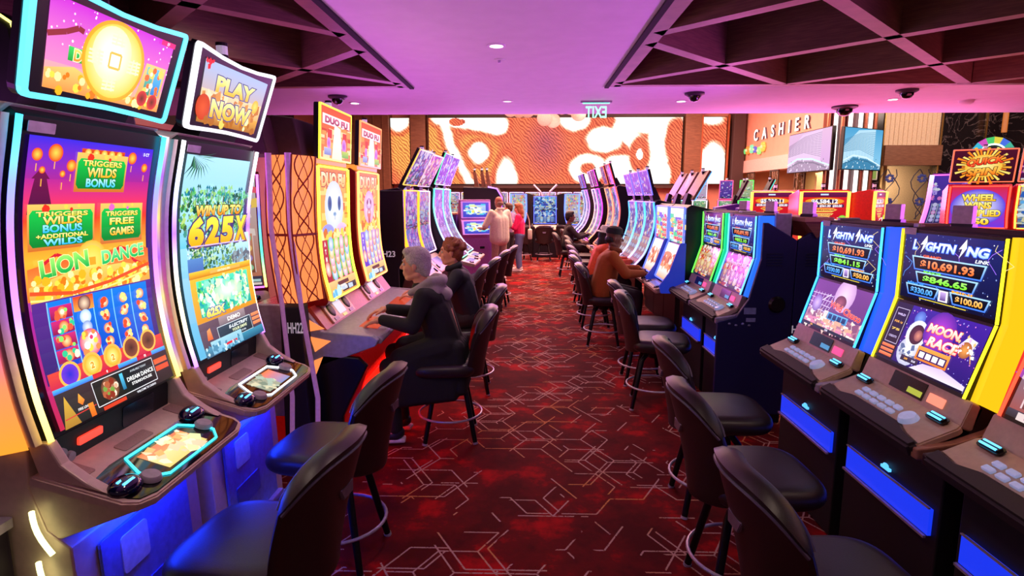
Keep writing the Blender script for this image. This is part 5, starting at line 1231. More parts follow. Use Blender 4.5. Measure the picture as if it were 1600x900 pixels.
# island under the video wall: centre machine and its angled neighbours
t = tall_machine((.50, 17.3, 0), -PI / 2, 'slot machine with blue double screen facing the aisle, centre of the far island', [(.12, 1.0), (.06, 1.3), (.05, 1.38), (.05, 1.78)], .6, [lambda W, H: art_slot(W, H, 'blue', '2050c0', '3878e0', 81, reels=True, rows=3), lambda W, H: art_slot(W, H, 'blue', '58a8e8', 'c8f0ff', 82, reels=False)], '4858d8', splits=(0, .5, 1), deck_x=.3, cuts=2, candle_at=None)
for s in (-1, 1):
    b = MB(); b.tube([(.0, s * .08, 1.78), (.0, s * .14, 1.92), (-.02, s * .34, 2.12)], .03, 6); b.build('topper_arm', SILV, t)
    b = MB(); b.prism([(-.5, 0), (.1, 0), (.1, .9), (-.0, 1.0), (-.0, 1.62), (-.5, 1.62)], s * .37 - .02, s * .37 + .02); b.build('side_panel', BLK, t)
for k, (x, y, rz, lab) in enumerate(((-.25, 18.4, -2.2, 'slot machine with pale reels and a blue edge, left of the far island'), (1.32, 18.35, -.9, 'slot machine with pale reels and a blue edge, right of the far island'))):
    tall_machine((x, y, 0), rz, lab, [(.2, .92), (.1, 1.15), (.06, 1.4), (.08, 1.85)], .55, [lambda W, H, k=k: art_slot(W, H, 'mix', 'e0d0e8', 'f8e8f0', 84 + k, rows=3)], '5870ff', deck_x=.4, cuts=4, side_w=.015)
# long row below the video wall
for k in range(11):
    x = -3.2 + k * .56
    t = tall_machine((x, 20.75, 0), -PI / 2, 'slot machine in the far row under the video wall, %s' % ('at its left end' if k == 0 else 'at its right end' if k == 10 else '%s from the left' % ('second', 'third', 'fourth', 'fifth', 'sixth', 'seventh', 'eighth', 'ninth', 'tenth')[k - 1]), [(.1, 1.1), (.05, 1.4), (.05, 1.5), (.06, 1.92)], .44,
                     [lambda W, H, k=k: art_slot(W, H, ('mix', 'gold', 'pink')[k % 3], ('c89068', '8a98c8', 'd0a8c0')[k % 3], 'd8c8c8', 90 + k, reels=True, rows=3, n=24), lambda W, H, k=k: art_slot(W, H, ('gold', 'violet', 'mix')[k % 3], 'f0c880', 'f8e8f8', 110 + k, reels=False, n=24)], ('f0a8c8', 'd8a0f0')[k % 2], splits=(0, .52, 1), deck_x=.25, cuts=2, group='far row of machines', depth=.35)
# machines back to back with the right row: their toppers lean away, backs seen
for k, yc in enumerate((9.0, 9.6, 10.2)):
    lab = 'brown backed slot machine topper leaning away behind the right row, %s' % ('nearest of three', 'middle of three', 'farthest of three')[k]
    tall_machine((R0 + .08, yc, 0), 0, lab, [(.42, 1.0), (.38, 1.3), (.38, 1.62)], .5, [lambda W, H, k=k: art_slot(W, H, 'gold', '6a3a28', 'a86a38', 130 + k, n=20)], '5a78ff', deck_x=.6, depth=.0, cuts=2, group='brown backed toppers', case_mat=WOOD, topper=((.36, 1.74), (.58, 2.14), .44, lambda W, H, k=k: art_slot(W, H, 'gold', '6a3a28', 'a86a38', 134 + k, n=10, reels=False), '58a8ff'))
# small stacked green and pink edged machines beyond
for k, (x, y, c1, lab) in enumerate(((3.42, 13.2, '90f0a0', 'narrow two-screen slot machine with pale green edges, leftmost of the four beyond the right row'), (3.78, 13.1, 'f0d8f0', 'narrow two-screen slot machine with white edges, second of the four beyond the right row'), (4.30, 13.0, 'ff5898', 'narrow two-screen slot machine with pink edges, third of the four beyond the right row'), (4.70, 12.9, '48f058', 'narrow two-screen slot machine with bright green edges, rightmost of the four beyond the right row'))):
    tall_machine((x, y, 0), math.radians(-112), lab, [(.10, 1.28), (.08, 1.5), (.07, 1.70)], .25, [lambda W, H, k=k: art_slot(W, H, 'green', '58a068', 'a8d8a0', 140 + k, n=30, rows=3)], c1, deck_x=.3, cuts=1, depth=.3, group='narrow green and pink machines',
                 topper=((.06, 1.74), (.0, 2.12), .25, lambda W, H, k=k: art_slot(W, H, ('green', 'pink', 'violet', 'green')[k], ('b8e0c0', 'e8d0f0', '4a3ab0', 'c8e0a8')[k], ('d8f0d0', 'f0e8f8', '8a58d0', 'e8f8b0')[k], 144 + k, reels=False, n=18), c1))
for k, (x, y, lab) in enumerate(((4.15, 11.95, 'violet slot machine turned away with dark topper, left of the teal edged one'), (4.35, 11.2, 'violet slot machine turned away with teal edged topper, before the cashier windows'))):
    tall_machine((x, y, 0), math.radians(-12), lab, [(.14, 1.0), (.08, 1.3), (.08, 1.62)], .45, [lambda W, H: art_slot(W, H, 'pink', '803070', 'c050a0', 150, n=20)], ('8030a0', 'f080d0')[k], cab=PURP, deck_x=.35, cuts=1, depth=.4,
                 topper=((.04, 1.72), (.2, 2.08), .42, lambda W, H, k=k: art_slot(W, H, 'green', '184a48', '28706a', 152 + k, reels=False, n=10), ('6a3048', '30e0c8')[k]))
# red marquee machines
RED2 = mat('red_marquee', 'd82820', .3, .0, emit='ff2818', es=.12)
for k, (x, y, rz, s, lab) in enumerate(((3.92, 9.5, -2.35, 2, 'red slot machine with gold bulb rim turned to the left, leftmost of three'), (4.26, 8.7, -PI / 2 - .1, 1, 'red slot machine with gold bulb rim and $6,584.12 jackpot screen, middle of three'), (5.0, 8.75, -.75, 3, 'red slot machine with gold bulb rim turned to the right, rightmost of three'))):
    t = tall_machine((x, y, 0), rz, lab, [(.2, 1.1), (.13, 1.35), (.11, 1.6), (.11, 1.86)], .6, [lambda W, H: art_slot(W, H, 'red', 'a01828', 'd83030', 160 + k, n=30, rows=3), lambda W, H, s=s: art_red(W, H, s)], 'ff9838', cab=RED2, splits=(0, .42, 1), deck_x=.4, cuts=3, depth=.35, side_w=.012, neon=['ffb848', 'ff9030', 'ffb848'], candle_at=(.02, 0, 1.88))
# starburst machine with wheel behind it
t = tall_machine((5.76, 7.75, 0), math.radians(-118), 'slot machine with orange starburst topper over a round WHEEL WINS screen', [(.14, 1.40), (.08, 1.60), (.10, 1.92)], .56, [art_wheel], 'ff4030', deck_x=.4, cab=REDC, cuts=3, depth=.4, topper=((.10, 1.98), (.20, 2.36), .62, art_quick, 'ff6a48'))
t = tall_machine((6.36, 7.42, 0), math.radians(-118), 'slot machine with pink fan topper right of the starburst machine, cut by the picture edge', [(.14, 1.40), (.08, 1.60), (.10, 1.92)], .56, [lambda W, H: art_slot(W, H, 'blue', '88a8b8', 'c8d8d8', 171, reels=False, n=40)], 'ffb040', deck_x=.4, cab=REDC, cuts=3, depth=.4, topper=((.10, 1.98), (.20, 2.36), .62, lambda W, H: art_slot(W, H, 'pink', '401848', 'a02878', 172, reels=False, n=20), 'ff6a48'))
t = tall_machine((6.2, 8.78, 0), math.radians(-150), 'violet slot machine with pink lit edge and small reel icons, left of the starburst machine', [(.3, 1.3), (.16, 1.65), (.10, 2.1)], .5, [lambda W, H: art_slot(W, H, 'violet', '203a78', '5a38c8', 174, n=30, rows=5)], 'ff58b8', cab=PURP, deck_x=.5, cuts=4, depth=.45, side_w=.02, neon=['b8a0ff', 'ff60c8', 'ff5088'])
t = thing('prize_wheel', 'round prize wheel with coloured segments glowing above the starburst machine', 'wheel', (6.98, 9.2, 2.40), math.radians(-112))
b = MB(); b.lathe([(0, -.06), (.27, -.06), (.28, 0), (.0, 0)], (0, 0, 0), 30, rot=Matrix.Rotation(PI / 2, 4, 'Y')); b.build('case', BLKM, t)
for k, c in enumerate(('f04848', '48c0a0', '4878f0', 'f0e048', '48d870', 'e058c8', '38c8e8', 'f09838') * 2):
    a0, a1 = k * PI / 8, (k + 1) * PI / 8
    b = MB(Matrix.Rotation(PI / 2, 4, 'Z') @ Matrix.Rotation(PI / 2, 4, 'X')); r0, r1 = .18, .275
    b.plate([(r0 * math.cos(a0), r0 * math.sin(a0)), (r1 * math.cos(a0), r1 * math.sin(a0)), (r1 * math.cos(a1), r1 * math.sin(a1)), (r0 * math.cos(a1), r0 * math.sin(a1))], .0, .02); b.build('segment', glow(c, .9), t)
b = MB(); b.tube([(.025, .165 * math.cos(q * PI / 16), .165 * math.sin(q * PI / 16)) for q in range(32)], .012, 6, True, colf=lambda q: 'd0ffe8'); b.build('light_ring', NEON, t)
b = MB(); b.box((-.1, 0, -1.2), (.3, .4, 2.0), .02); b.build('support', BLKM, t)
# left background: salmon dividing wall, machine in the gap, dark backs
b = MB(); b.box((-3.4, 5.6, 1.2), (.12, 7.4, 2.4)); b.box((-3.38, 5.6, 2.41), (.3, 7.4, .05)); struct('wall_divider', b, PEACH)
t = tall_machine((-2.9, 5.5, 0), math.radians(-60), 'slot machine with rainbow neon edge seen in the gap beside the HH22 tower', [(.3, .95), (.12, 1.2), (.06, 1.5), (.12, 2.0)], .6, [lambda W, H: art_slot(W, H, 'mix', 'e87838', 'f8f0f0', 181, n=50, rows=4)], 'c060ff', cab=mat('dark_red_cabinet', '70101a', .3), deck_x=.45, depth=.12, neon=['e870f0', '5a6aff', '48f0a0', 'ffe060'], cuts=6)
t = thing('topper_back', 'black topper back with a thin yellow light line at the top left picture edge', 'sign', (-2.03, 2.5, 0))
b = MB(); b.prism([(-.3, 0), (.06, 0), (.06, 1.99), (.2, 2.06), (.16, 2.42), (.10, 2.47), (-.1, 2.47), (-.3, 2.0)], -.3, .3, .03); b.build('case', BLK, t)
b = MB(); b.tube([(-.05, -.305, 2.475), (.09, -.305, 2.465), (.155, -.305, 2.42), (.19, -.305, 2.25)], .006, 6, colf=lambda q: 'f8e870'); b.build('neon_strip', NEON, t)
# bin and lit arcs beside the nearest left machine
t = thing('waste_bin', 'dark square bin with a metal rim in the lower left corner', 'bin', (-1.82, 1.43, 0))
b = MB(); b.box((0, 0, .39), (.42, .42, .78), .01); b.build('body', mat('bin_body', '2a2036', .35, .5), t); b = MB(); b.ring(rrect(-.22, -.22, .22, .22, .01), rrect(-.17, -.17, .17, .17, .01), .78, .81); b.build('rim', SILV, t); b = MB(); b.box((0, 0, .765), (.36, .36, .02)); b.build('lid', BLKM, t)
t = thing('floor_light', 'two curved pale yellow light arcs low beside the nearest left machine', 'light', (-1.535, 1.63, 0))
for k in range(2):
    b = MB(); b.tube([(.012 + .05 * q / 6 - .015 * math.sin(q / 6 * PI), 0, .84 - k * .17 - q * .024) for q in range(7)], .008, 6, colf=lambda q: 'f0f0a0'); b.build('light_arc', NEON, t, True)
t = thing('wall_plate', 'white switch plate on the dark panel at the left picture edge', 'switch', (-1.79, 1.72, .98))
b = MB(); b.box((0, -.005, 0), (.06, .01, .1), .003); b.build('plate', STICK, t); b = MB(); b.box((0, -.012, 0), (.02, .008, .04)); b.build('toggle', BLK, t)
b = MB(); b.box((-1.8, 1.75, .7), (.16, .05, 1.4)); struct('trim_15', b, mat('dark_brown_panel', '3a2624', .6))

# ------------------------------------------------------------------ things on the ceiling
for k, (x, y, lab) in enumerate(((-.26, 4.97, 'recessed round ceiling light in the middle panel'), (1.96, 7.84, 'recessed round ceiling light right of the exit sign'), (4.58, 7.76, 'recessed round ceiling light above the cashier side'), (-2.27, 7.88, 'recessed round ceiling light beside the left camera dome'), (-.27, 7.78, 'recessed round ceiling light above the far end of the aisle'), (6.55, 7.7, 'recessed round ceiling light at the right picture edge'))):
    t = thing('ceiling_light', lab, 'ceiling light', (x, y, CZ), 0, 'recessed ceiling lights')
    b = MB(); b.lathe([(.075, 0), (.075, -.006), (.055, -.008), (.055, 0)], (0, 0, 0), 24); b.build('trim_ring', mat('light_trim', 'e8e0e8', .5), t)
    b = MB(); b.lathe([(0, -.003), (.055, -.003), (.055, 0)], (0, 0, 0), 24); b.build('lens', glow('fff4e8', 6.0 if k != 4 else 1.5), t)
    sd = bpy.data.lights.new('down_spot', 'SPOT'); sd.energy = 45; sd.color = (1, .8, .72); sd.spot_size = 1.6; sd.spot_blend = .6; sd.shadow_soft_size = .05
    so = bpy.data.objects.new('down_spot', sd); COL.objects.link(so); so.location = (0, 0, -.02); so.parent = t
for k, (x, y, r, lab) in enumerate(((-2.32, 7.33, .085, 'dark security camera dome on the ceiling, left of the aisle'), (1.96, 7.23, .085, 'dark security camera dome on the ceiling, right of the exit sign'), (4.29, 8.34, .12, 'large dark security camera dome above the wall screens'), (4.33, 7.08, .085, 'dark security camera dome under the right coffer edge'))):
    t = thing('security_camera', lab, 'camera', (x, y, CZ), 0, 'security camera domes')
    b = MB(); b.lathe([(r * 1.35, 0), (r * 1.35, -.02), (r * .95, -.04), (r * .8, -.03)], (0, 0, 0), 24); b.build('housing', mat('dome_housing', '3a2a3a', .5), t, True)
    b = MB(); b.lathe([(r * .85, -.03), (r * .8, -.03 - r * .4), (r * .5, -.03 - r * .75), (0, -.03 - r * .88)], (0, 0, 0), 24); b.build('dome', mat('dome_glass', '08080c', .05, spec=.8), t, True)
for x, y, lab in ((-.26, 5.46, 'small white sprinkler beside the middle ceiling light'),):
    t = thing('sprinkler', lab, 'sprinkler', (x, y, CZ)); b = MB(); b.lathe([(.05, 0), (.045, -.008), (.0, -.008)], (0, 0, 0), 18); b.build('escutcheon', WHITE, t); b = MB(); b.cone((0, 0, -.03), (0, 0, 0), .012, .014, 8); b.build('head', SILV, t)
t = thing('smoke_detector', 'white smoke detector on the right side of the ceiling', 'detector', (5.58, 7.89, CZ)); b = MB(); b.lathe([(.085, 0), (.08, -.03), (.05, -.045), (0, -.045)], (0, 0, 0), 20); b.build('body', WHITE, t, True); b = MB(); b.ball((.05, 0, -.042), .006, 8); b.build('indicator', glow('a0ffb0', 1.0), t)
t = thing('exit_sign', 'edge-lit glass exit sign with green letters seen from behind, under the ceiling', 'sign', (.87, 7.81, CZ))
b = MB(); b.box((0, 0, -.012), (.40, .06, .024), .004); b.build('mount', SILV, t)
b = MB(); b.box((0, 0, -.125), (.34, .008, .20), .002); b.build('glass_plate', GLS, t)
b = MB(); b.box((0, 0, -.026), (.34, .03, .006)); b.box((0, .034, -.006), (.36, .006, .008)); b.build('edge_lamp', glow('30ff90', 6.0), t)
V_, F_, a0, a1 = glyphs('EXIT', .025); o = lettering('EXIT', .145, Matrix.Translation((0, -.006, -.205)) @ RX @ Matrix.Diagonal((-1, 1, 1, 1)), 'lettering', t, glow('a0ffd8', 1.8), .27)
# ------------------------------------------------------------------ stools
LEATH = mat('dark_leather', '2a2022', .38, var=.15, bump=.2, scale=220)
PIPE = mat('leather_piping', '5a5068', .35)
STEEL = mat('black_steel', '1c181c', .35, .6)
def make_stool(label):
    t = thing('casino_stool', label, 'chair', (0, 0, 0), 0, 'padded casino stools')
    def seat(u, v):
        a = u * 2 * PI; c, s_ = math.cos(a), math.sin(a); e = math.sin(min(PI, max(0, v * PI))) ** .2
        return Vector((.025 + .262 * abs(c) ** .5 * (1 if c > 0 else -1) * e * (.86 if c < 0 else 1), .25 * abs(s_) ** .5 * (1 if s_ > 0 else -1) * e, .562 - .056 * math.cos(v * PI)))
    b = MB(); b.grid(seat, 40, 16, True); b.build('seat', LEATH, t, True)
    def top(u): return .985 - .13 * abs(u) ** 3.0
    def back(u, w):
        u = u * 2 - 1; e = max(0.02, 1 - abs(u) ** 9) ** .5
        a = u * .86; R = .325; T = top(u); zb = .49 + .03 * abs(u)
        if w < .42: q = w / .42; d, z = 1, q
        elif w < .5: q = (w - .42) / .08; d, z = math.cos(q * PI), 1 + .035 * math.sin(q * PI)
        elif w < .92: q = (w - .5) / .42; d, z = -1, 1 - q
        else: q = (w - .92) / .08; d, z = -math.cos(q * PI), -.03 * math.sin(q * PI)
        zc = max(0, min(1, z))
        th = (.018 + .026 * zc ** 1.3 + (.022 * math.exp(-((z - .72) / .16) ** 2) if d < 0 else 0)) * e
        r = R + d * th
        zz = zb + (T - zb) * (.5 + (z - .5) * (.9 + .1 * e))
        return Vector((-(r - R) * math.cos(a) - R * math.cos(a) + .09 - .085 * zc ** 1.4, (r * math.sin(a)) * (.80 + .22 * zc ** .8), zz))
    b = MB(); b.grid(lambda u, v: back(u, v), 34, 40)
    bm = b.bm; bmesh.ops.remove_doubles(bm, verts=bm.verts[:], dist=1e-5); bmesh.ops.holes_fill(bm, edges=[e for e in bm.edges if e.is_boundary]); bmesh.ops.recalc_face_normals(bm, faces=bm.faces[:])
    b.build('backrest', LEATH, t, True)
    b = MB()
    for w_ in (.40, .52): b.tube([back(.015 + .97 * i / 30, w_) + Vector((-.002 if w_ < .5 else .002, 0, .001)) for i in range(31)], .0055, 6)
    b.build('piping', PIPE, t, True)
    b = MB(); p = back(.5, .26)
    b.M = Matrix.Translation((p.x - .002, 0, p.z)) @ Matrix.Rotation(.12, 4, 'Y'); b.box((0, 0, .05), (.012, .12, .012), .004); b.M = b.M @ Matrix(((0, 0, 1, 0), (1, 0, 0, 0), (0, 1, 0, 0), (0, 0, 0, 1))); b.plate([(-.05, .025), (.05, .025), (.035, -.015), (-.035, -.015)], -.008, .006, .003); b.build('grab_handle', mat('handle_metal', '8a8498', .35, .7), t)
    b = MB(); b.box((.0, 0, .495), (.26, .26, .03), .01); b.lathe([(0, .43), (.06, .43), (.08, .49), (0, .49)], (0, 0, 0), 16); b.build('swivel_plate', STEEL, t)
    for sx in (-1, 1):
        for sy in (-1, 1):
            b = MB(); b.tube([(sx * .07, sy * .07, .47), (sx * .11, sy * .11, .42), (sx * .185, sy * .185, .0)], [.02, .02, .017], 10); lg = b.build('leg', STEEL, t, True)
            b = MB(); b.cone((sx * .185, sy * .185, 0), (sx * .182, sy * .182, .014), .02, .02, 10); b.build('foot_cap', SILV, lg)
    b = MB(); b.tube([(.235 * math.cos(q * PI / 18), .235 * math.sin(q * PI / 18), .19) for q in range(36)], .0085, 8, True)
    for q in range(4): a = PI / 4 + q * PI / 2; b.tube([(.145 * 1.0 * math.cos(a) * 1.45, .145 * math.sin(a) * 1.45, .19), (.235 * math.cos(a), .235 * math.sin(a), .19)], .007, 6)
    b.build('foot_ring', SILV, t, True)
    return t
stools = [
    (-.93, 1.90, PI - .12, 'dark leather stool at the machine with the gold coin topper, lower left'),
    (-.95, 2.72, PI - .12, 'dark leather stool at the jungle 625X machine'),
    (-.58, 4.22, PI + .10, 'dark leather stool under the grey haired woman in the black coat'),
    (-.55, 5.28, PI + .06, 'dark leather stool under the red haired person'),
    (-.82, 6.85, PI + .0, 'dark leather stool at the orange edged machine on the left'),
    (-.72, 7.75, PI - .1, 'dark leather stool next beyond the orange edged machine on the left'),
    (-.62, 8.85, PI - .15, 'dark leather stool at the green neon machine on the left'),
    (-.52, 9.65, PI - .1, 'dark leather stool at the teal neon machine on the left'),
    (.96, 1.72, .06, 'dark leather stool in the lower right corner'),
    (.98, 2.48, .02, 'dark leather stool at the astronaut screen machine'),
    (1.08, 3.26, -.04, 'dark leather stool at the mauve red-lettered screen machine'),
    (1.10, 4.92, -.18, 'dark leather stool with its whole back in view, at the navy sided bank'),
    (1.13, 5.58, -.05, 'dark leather stool at the green channel machine'),
    (.93, 7.06, -.12, 'dark leather stool under the man in the black cap'),
    (.93, 8.05, .0, 'dark leather stool under the person in orange with the white hat'),
    (.98, 8.75, .0, 'dark leather stool right behind the person in orange'),
    (1.0, 9.75, .1, 'dark leather stool at the red neon machine, nearer one'),
    (1.05, 10.9, -.1, 'dark leather stool at the red neon machine, farther one'),
    (1.1, 12.1, .0, 'dark leather stool before the magenta neon machine'),
    (.9, 13.1, .0, 'dark leather stool under the distant person in dark clothes'),
    (1.15, 14.5, .1, 'dark leather stool at the violet neon machine'),
    (.45, 16.4, PI / 2, 'dark leather stool in front of the blue centre machine of the far island'),
    (-.15, 16.3, 2.2, 'dark leather stool left of the blue centre machine, nearer one'),
    (-.35, 17.0, 2.4, 'dark leather stool left of the blue centre machine, farther one'),
    (1.15, 16.6, .8, 'dark leather stool right of the blue centre machine'),
]
proto = None
for x, y, rz, lab in stools:
    if proto is None:
        proto = make_stool(lab); proto.location = (x, y, 0); proto.rotation_euler = (0, 0, rz)
    else: clone(proto, (x, y, 0), rz, lab)

# ------------------------------------------------------------------ people
SKIN = mat('skin', 'e8a488', .55, var=.04, scale=12); SKIN_D = mat('skin_brown', '7a4838', .5, var=.06, scale=12)
def soft(name, parent, parts, m, voxel, smooth=3, M=None):
    """one continuous surface grown over tapered limbs: ('c', p, q, r0, r1) or ('e', centre, radii, matrix)"""
    b = MB()
    for p in parts:
        if p[0] == 'c':
            P, Q = Vector(p[1]), Vector(p[2])
            if (Q - P).length > 1e-4: b.cone(P, Q, p[3], p[4], 12)
            b.ball(P, p[3], 12); b.ball(Q, p[4], 12)
        else: b.ball(p[1], p[2], 14, p[3] if len(p) > 3 else None)
    o = b.build(name, m, parent, True)
    r = o.modifiers.new('surface', 'REMESH'); r.mode = 'VOXEL'; r.voxel_size = voxel; r.use_smooth_shade = True
    s = o.modifiers.new('smooth', 'SMOOTH'); s.iterations = smooth; s.factor = .5
    return o
def head_parts(H, k=.94):
    T = lambda p: H @ (Vector(p) * k); R = H.to_3x3().to_4x4()
    E = lambda c, r: ('e', T(c), tuple(x * k for x in r), R); Cc = lambda a, c, r0, r1: ('c', T(a), T(c), r0 * k, r1 * k)
    P = [E((-.012, 0, .035), (.100, .076, .098)), E((.025, 0, -.035), (.072, .060, .082)), E((.055, 0, -.098), (.034, .032, .026)), Cc((.086, 0, .022), (.112, 0, -.022), .010, .0145), Cc((.076, -.03, .034), (.076, .03, .034), .018, .018),
         E((.058, .036, -.03), (.03, .024, .028)), E((.058, -.036, -.03), (.03, .024, .028)), Cc((.088, -.018, -.058), (.088, .018, -.058), .011, .011), Cc((.085, -.015, -.074), (.085, .015, -.074), .011, .011), Cc((-.03, .05, -.07), (.05, .03, -.095), .022, .02), Cc((-.03, -.05, -.07), (.05, -.03, -.095), .022, .02)]
    for s in (-1, 1): P += [E((-.008, s * .080, -.006), (.020, .010, .032)), E((-.004, s * .077, -.03), (.012, .009, .014))]
    return P
def hand_parts(w, d, up, side, curl=.5, s=1.0):
    """wrist w, pointing d, back of the hand towards up, thumb on the given side"""
    d = Vector(d).normalized(); up = Vector(up); up = (up - d * up.dot(d)).normalized(); y = up.cross(d) * side; w = Vector(w)
    P = [('c', w, w + d * .03 * s, .022 * s, .026 * s)]
    for k in range(4):
        o = (k - 1.5) * .019 * s; base = w + d * (.088 - .004 * abs(k - 1)) * s - y * o
        P.append(('c', w + d * .025 * s - y * o * .8, base, .0135 * s, .0115 * s))
        L = (.040, .046, .043, .034)[k] * s; p = base; a = .15
        for j in range(3):
            a += curl * (.45 + .2 * j); q = p + (d * math.cos(a) - up * math.sin(a)) * L * (1, .72, .55)[j]; P.append(('c', p, q, (.0098, .0088, .008)[j] * s, (.0088, .008, .007)[j] * s)); p = q
    p = w + d * .02 * s + y * .022 * s; q = p + (d * .6 + y * .7 - up * .15).normalized() * .042 * s; r = q + (d * .85 + y * .25 - up * .3).normalized() * .032 * s
    P += [('c', p, q, .014 * s, .0115 * s), ('c', q, r, .0105 * s, .0085 * s)]
    return P
def person(label, loc, rz, J, cols, voxel=.008, bulk=0.0, group=None, female=False, sleeve=1.0, hair=None, hood=None, cap=None, coat=0.0, look=(0, 0), short=False, hands=None, skin=None, trous_end=1.0, scale=1.0, collar=None):
    t = thing('person', label, 'person', loc, rz, group); skin = skin or SKIN
    V = {k: Vector(v) for k, v in J.items()}
    H = Matrix.Translation(V['head']) @ Matrix.Rotation(look[0], 4, 'Z') @ Matrix.Rotation(look[1], 4, 'Y')
    A = []
    for s, n in ((1, 'l'), (-1, 'r')):
        A.append((s, V['sh_' + n], V['el_' + n], V['wr_' + n], V['hip_' + n], V['kn_' + n], V['an_' + n]))
    pel, che, nk = V['pelvis'], V['chest'], V['neck']
    body = head_parts(H) + [('c', nk, V['head'] + Vector((-.015, 0, -.06)), .056, .052), ('c', che, nk, .10, .06), ('c', pel, che, .12, .12)]
    top = [('c', pel + Vector((0, .05, .02)), che + Vector((0, .06, -.02)), .125, .125), ('c', pel + Vector((0, -.05, .02)), che + Vector((0, -.06, -.02)), .125, .125), ('c', che, nk + Vector((0, 0, -.03)), .13, .075)]
    if bulk: top += [('c', pel + Vector((0, s_ * .06, -.05)), che + Vector((0, s_ * .07, 0)), .135 + bulk, .13 + bulk * .5) for s_ in (-1, 0, 1)]
    legs = [('c', pel + Vector((0, .06, -.01)), pel + Vector((0, -.06, -.01)), .125, .125)]
    shoes, soles = [], []
    for s, sh, el, wr, hip, kn, an in A:
        body += [('c', che + (sh - che) * .4, sh, .06, .055), ('c', sh, el, .048, .038), ('c', el, wr, .037, .025), ('c', hip, kn, .078, .052), ('c', kn, an, .05, .036)]
        hd = (hands or {}).get('l' if s > 0 else 'r')
        d = Vector(hd[0]) if hd else (wr - el); up = Vector(hd[1]) if hd else Vector((.3, 0, 1)); curl = hd[2] if hd else .5
        body += hand_parts(wr, d, up, -s, curl)
        end = el + (wr - el) * (.93 * max(0, sleeve - .5) * 2 if sleeve > .5 else 0); 
        top += [('c', che + Vector((0, s * .08, .06)), sh, .09, .068), ('c', sh, sh + (el - sh) * min(1, sleeve * 2), .066, .056 + bulk * .5)]
        if sleeve > .5: top.append(('c', el, end, .056, .042))
        ke = kn + (an - kn) * .95 * trous_end
        legs += [('c', hip, kn, .098, .07), ('c', kn, ke, .07, .055)]
        fd = V.get('toe_' + ('l' if s > 0 else 'r'), an + Vector((.17, 0, -.05))); heel = an + (an - fd) * .15; heel.z = fd.z
        body += [('c', an, fd, .035, .03)]
        shoes += [('c', heel + Vector((0, 0, .035)), an + Vector((0, 0, -.03)), .042, .044), ('c', an + Vector((0, 0, -.04)), fd + Vector((0, 0, .012)), .046, .036)]
        soles.append((heel, fd))
        if coat: legs_coat = None
    soft('body', t, body, skin, voxel)
    if coat:
        for s, sh, el, wr, hip, kn, an in A:
            top += [('c', hip + Vector((-.02, 0, .03)), hip + (kn - hip) * .75 + Vector((0, 0, .02)), .115, .095)]
            for q in range(11):
                a_ = hip + (kn - hip) * (.85 * q / 10 - .2) + Vector((0, s * .045, 0)); top.append(('c', a_, a_ + Vector((.005 * q, s * .015, -coat - .04 + .006 * q)), .062, .05))
        for q in range(5):
            a_ = pel + Vector((-.09, -.12 + .06 * q, .0)); top.append(('c', a_, a_ + Vector((-.03, 0, -coat)), .065, .05))
    o = soft('jacket' if sleeve > .5 else 'shirt', t, top, cols[0], max(voxel, .010), 14 if bulk > .02 else 4)
    soft('trousers' if not short else 'shorts', t, legs, cols[1], max(voxel, .010), 4)
    for q in (0, 1): soft('shoe', t, shoes[q * 2:q * 2 + 2], cols[2], voxel)
    for h, f in soles:
        b = MB(); d = (f - h); b.box((h + f) / 2 + Vector((0, 0, -.018)), (d.length + .09, .088, .03), .012, rot=Matrix.Rotation(math.atan2(d.y, d.x), 4, 'Z'))
        b.build('shoe_sole', cols[3], t, True)
    k = .94; T = lambda p: H @ (Vector(p) * k); R = H.to_3x3().to_4x4(); E = lambda c, r: ('e', T(c), tuple(x * k for x in r), R)
    for s in (-1, 1):
        b = MB(); b.ball(T((.083, s * .030, .008)), .0105, 10); e = b.build('eye', mat('eye_white', 'e8e0dc', .2), t, True)
        b = MB(); b.ball(T((.0905, s * .031, .008)), .0048, 8); b.build('iris', mat('iris', '2a1c18', .2), e, True)
        b = MB(); b.tube([T((.090, s * .016, .034)), T((.092, s * .03, .040)), T((.082, s * .047, .036))], .004, 5); b.build('eyebrow', hair[1] if hair else cols[0], t)
    if hair:
        kind, hm = hair; P = [E((-.022, 0, .050), (.106, .086, .098)), E((-.05, 0, .0), (.078, .080, .095))]
        if kind == 'short': P += [E((.035, 0, .10), (.062, .062, .042)), E((-.01, .066, .03), (.05, .022, .045)), E((-.01, -.066, .03), (.05, .022, .045)), E((-.075, 0, -.05), (.04, .055, .05))]
        if kind == 'curly':
            R_ = random.Random(4)
            for q in range(34):
                a, c = R_.uniform(0, 6.28), R_.uniform(-.25, 1); r = math.sqrt(max(0, 1 - c * c)); x = -.03 + .105 * r * math.cos(a)
                if x > .05 and c < .55: continue
                P.append(E((x, .085 * r * math.sin(a), .045 + .095 * c), (.026, .026, .024)))
            P.append(E((-.07, 0, -.05), (.04, .06, .05)))
        if kind == 'long': P += [E((.03, 0, .105), (.06, .06, .035)), E((-.065, 0, -.08), (.06, .085, .13)), E((-.055, 0, -.20), (.05, .08, .09)), E((-.02, .07, -.05), (.04, .025, .10)), E((-.02, -.07, -.05), (.04, .025, .10))]
        if kind == 'fringe': P = [E((-.05, 0, -.02), (.07, .082, .06))]
        # keep the face clear: hair ends at the forehead
        soft('hair', t, P, hm, max(voxel * .8, .006), 2)
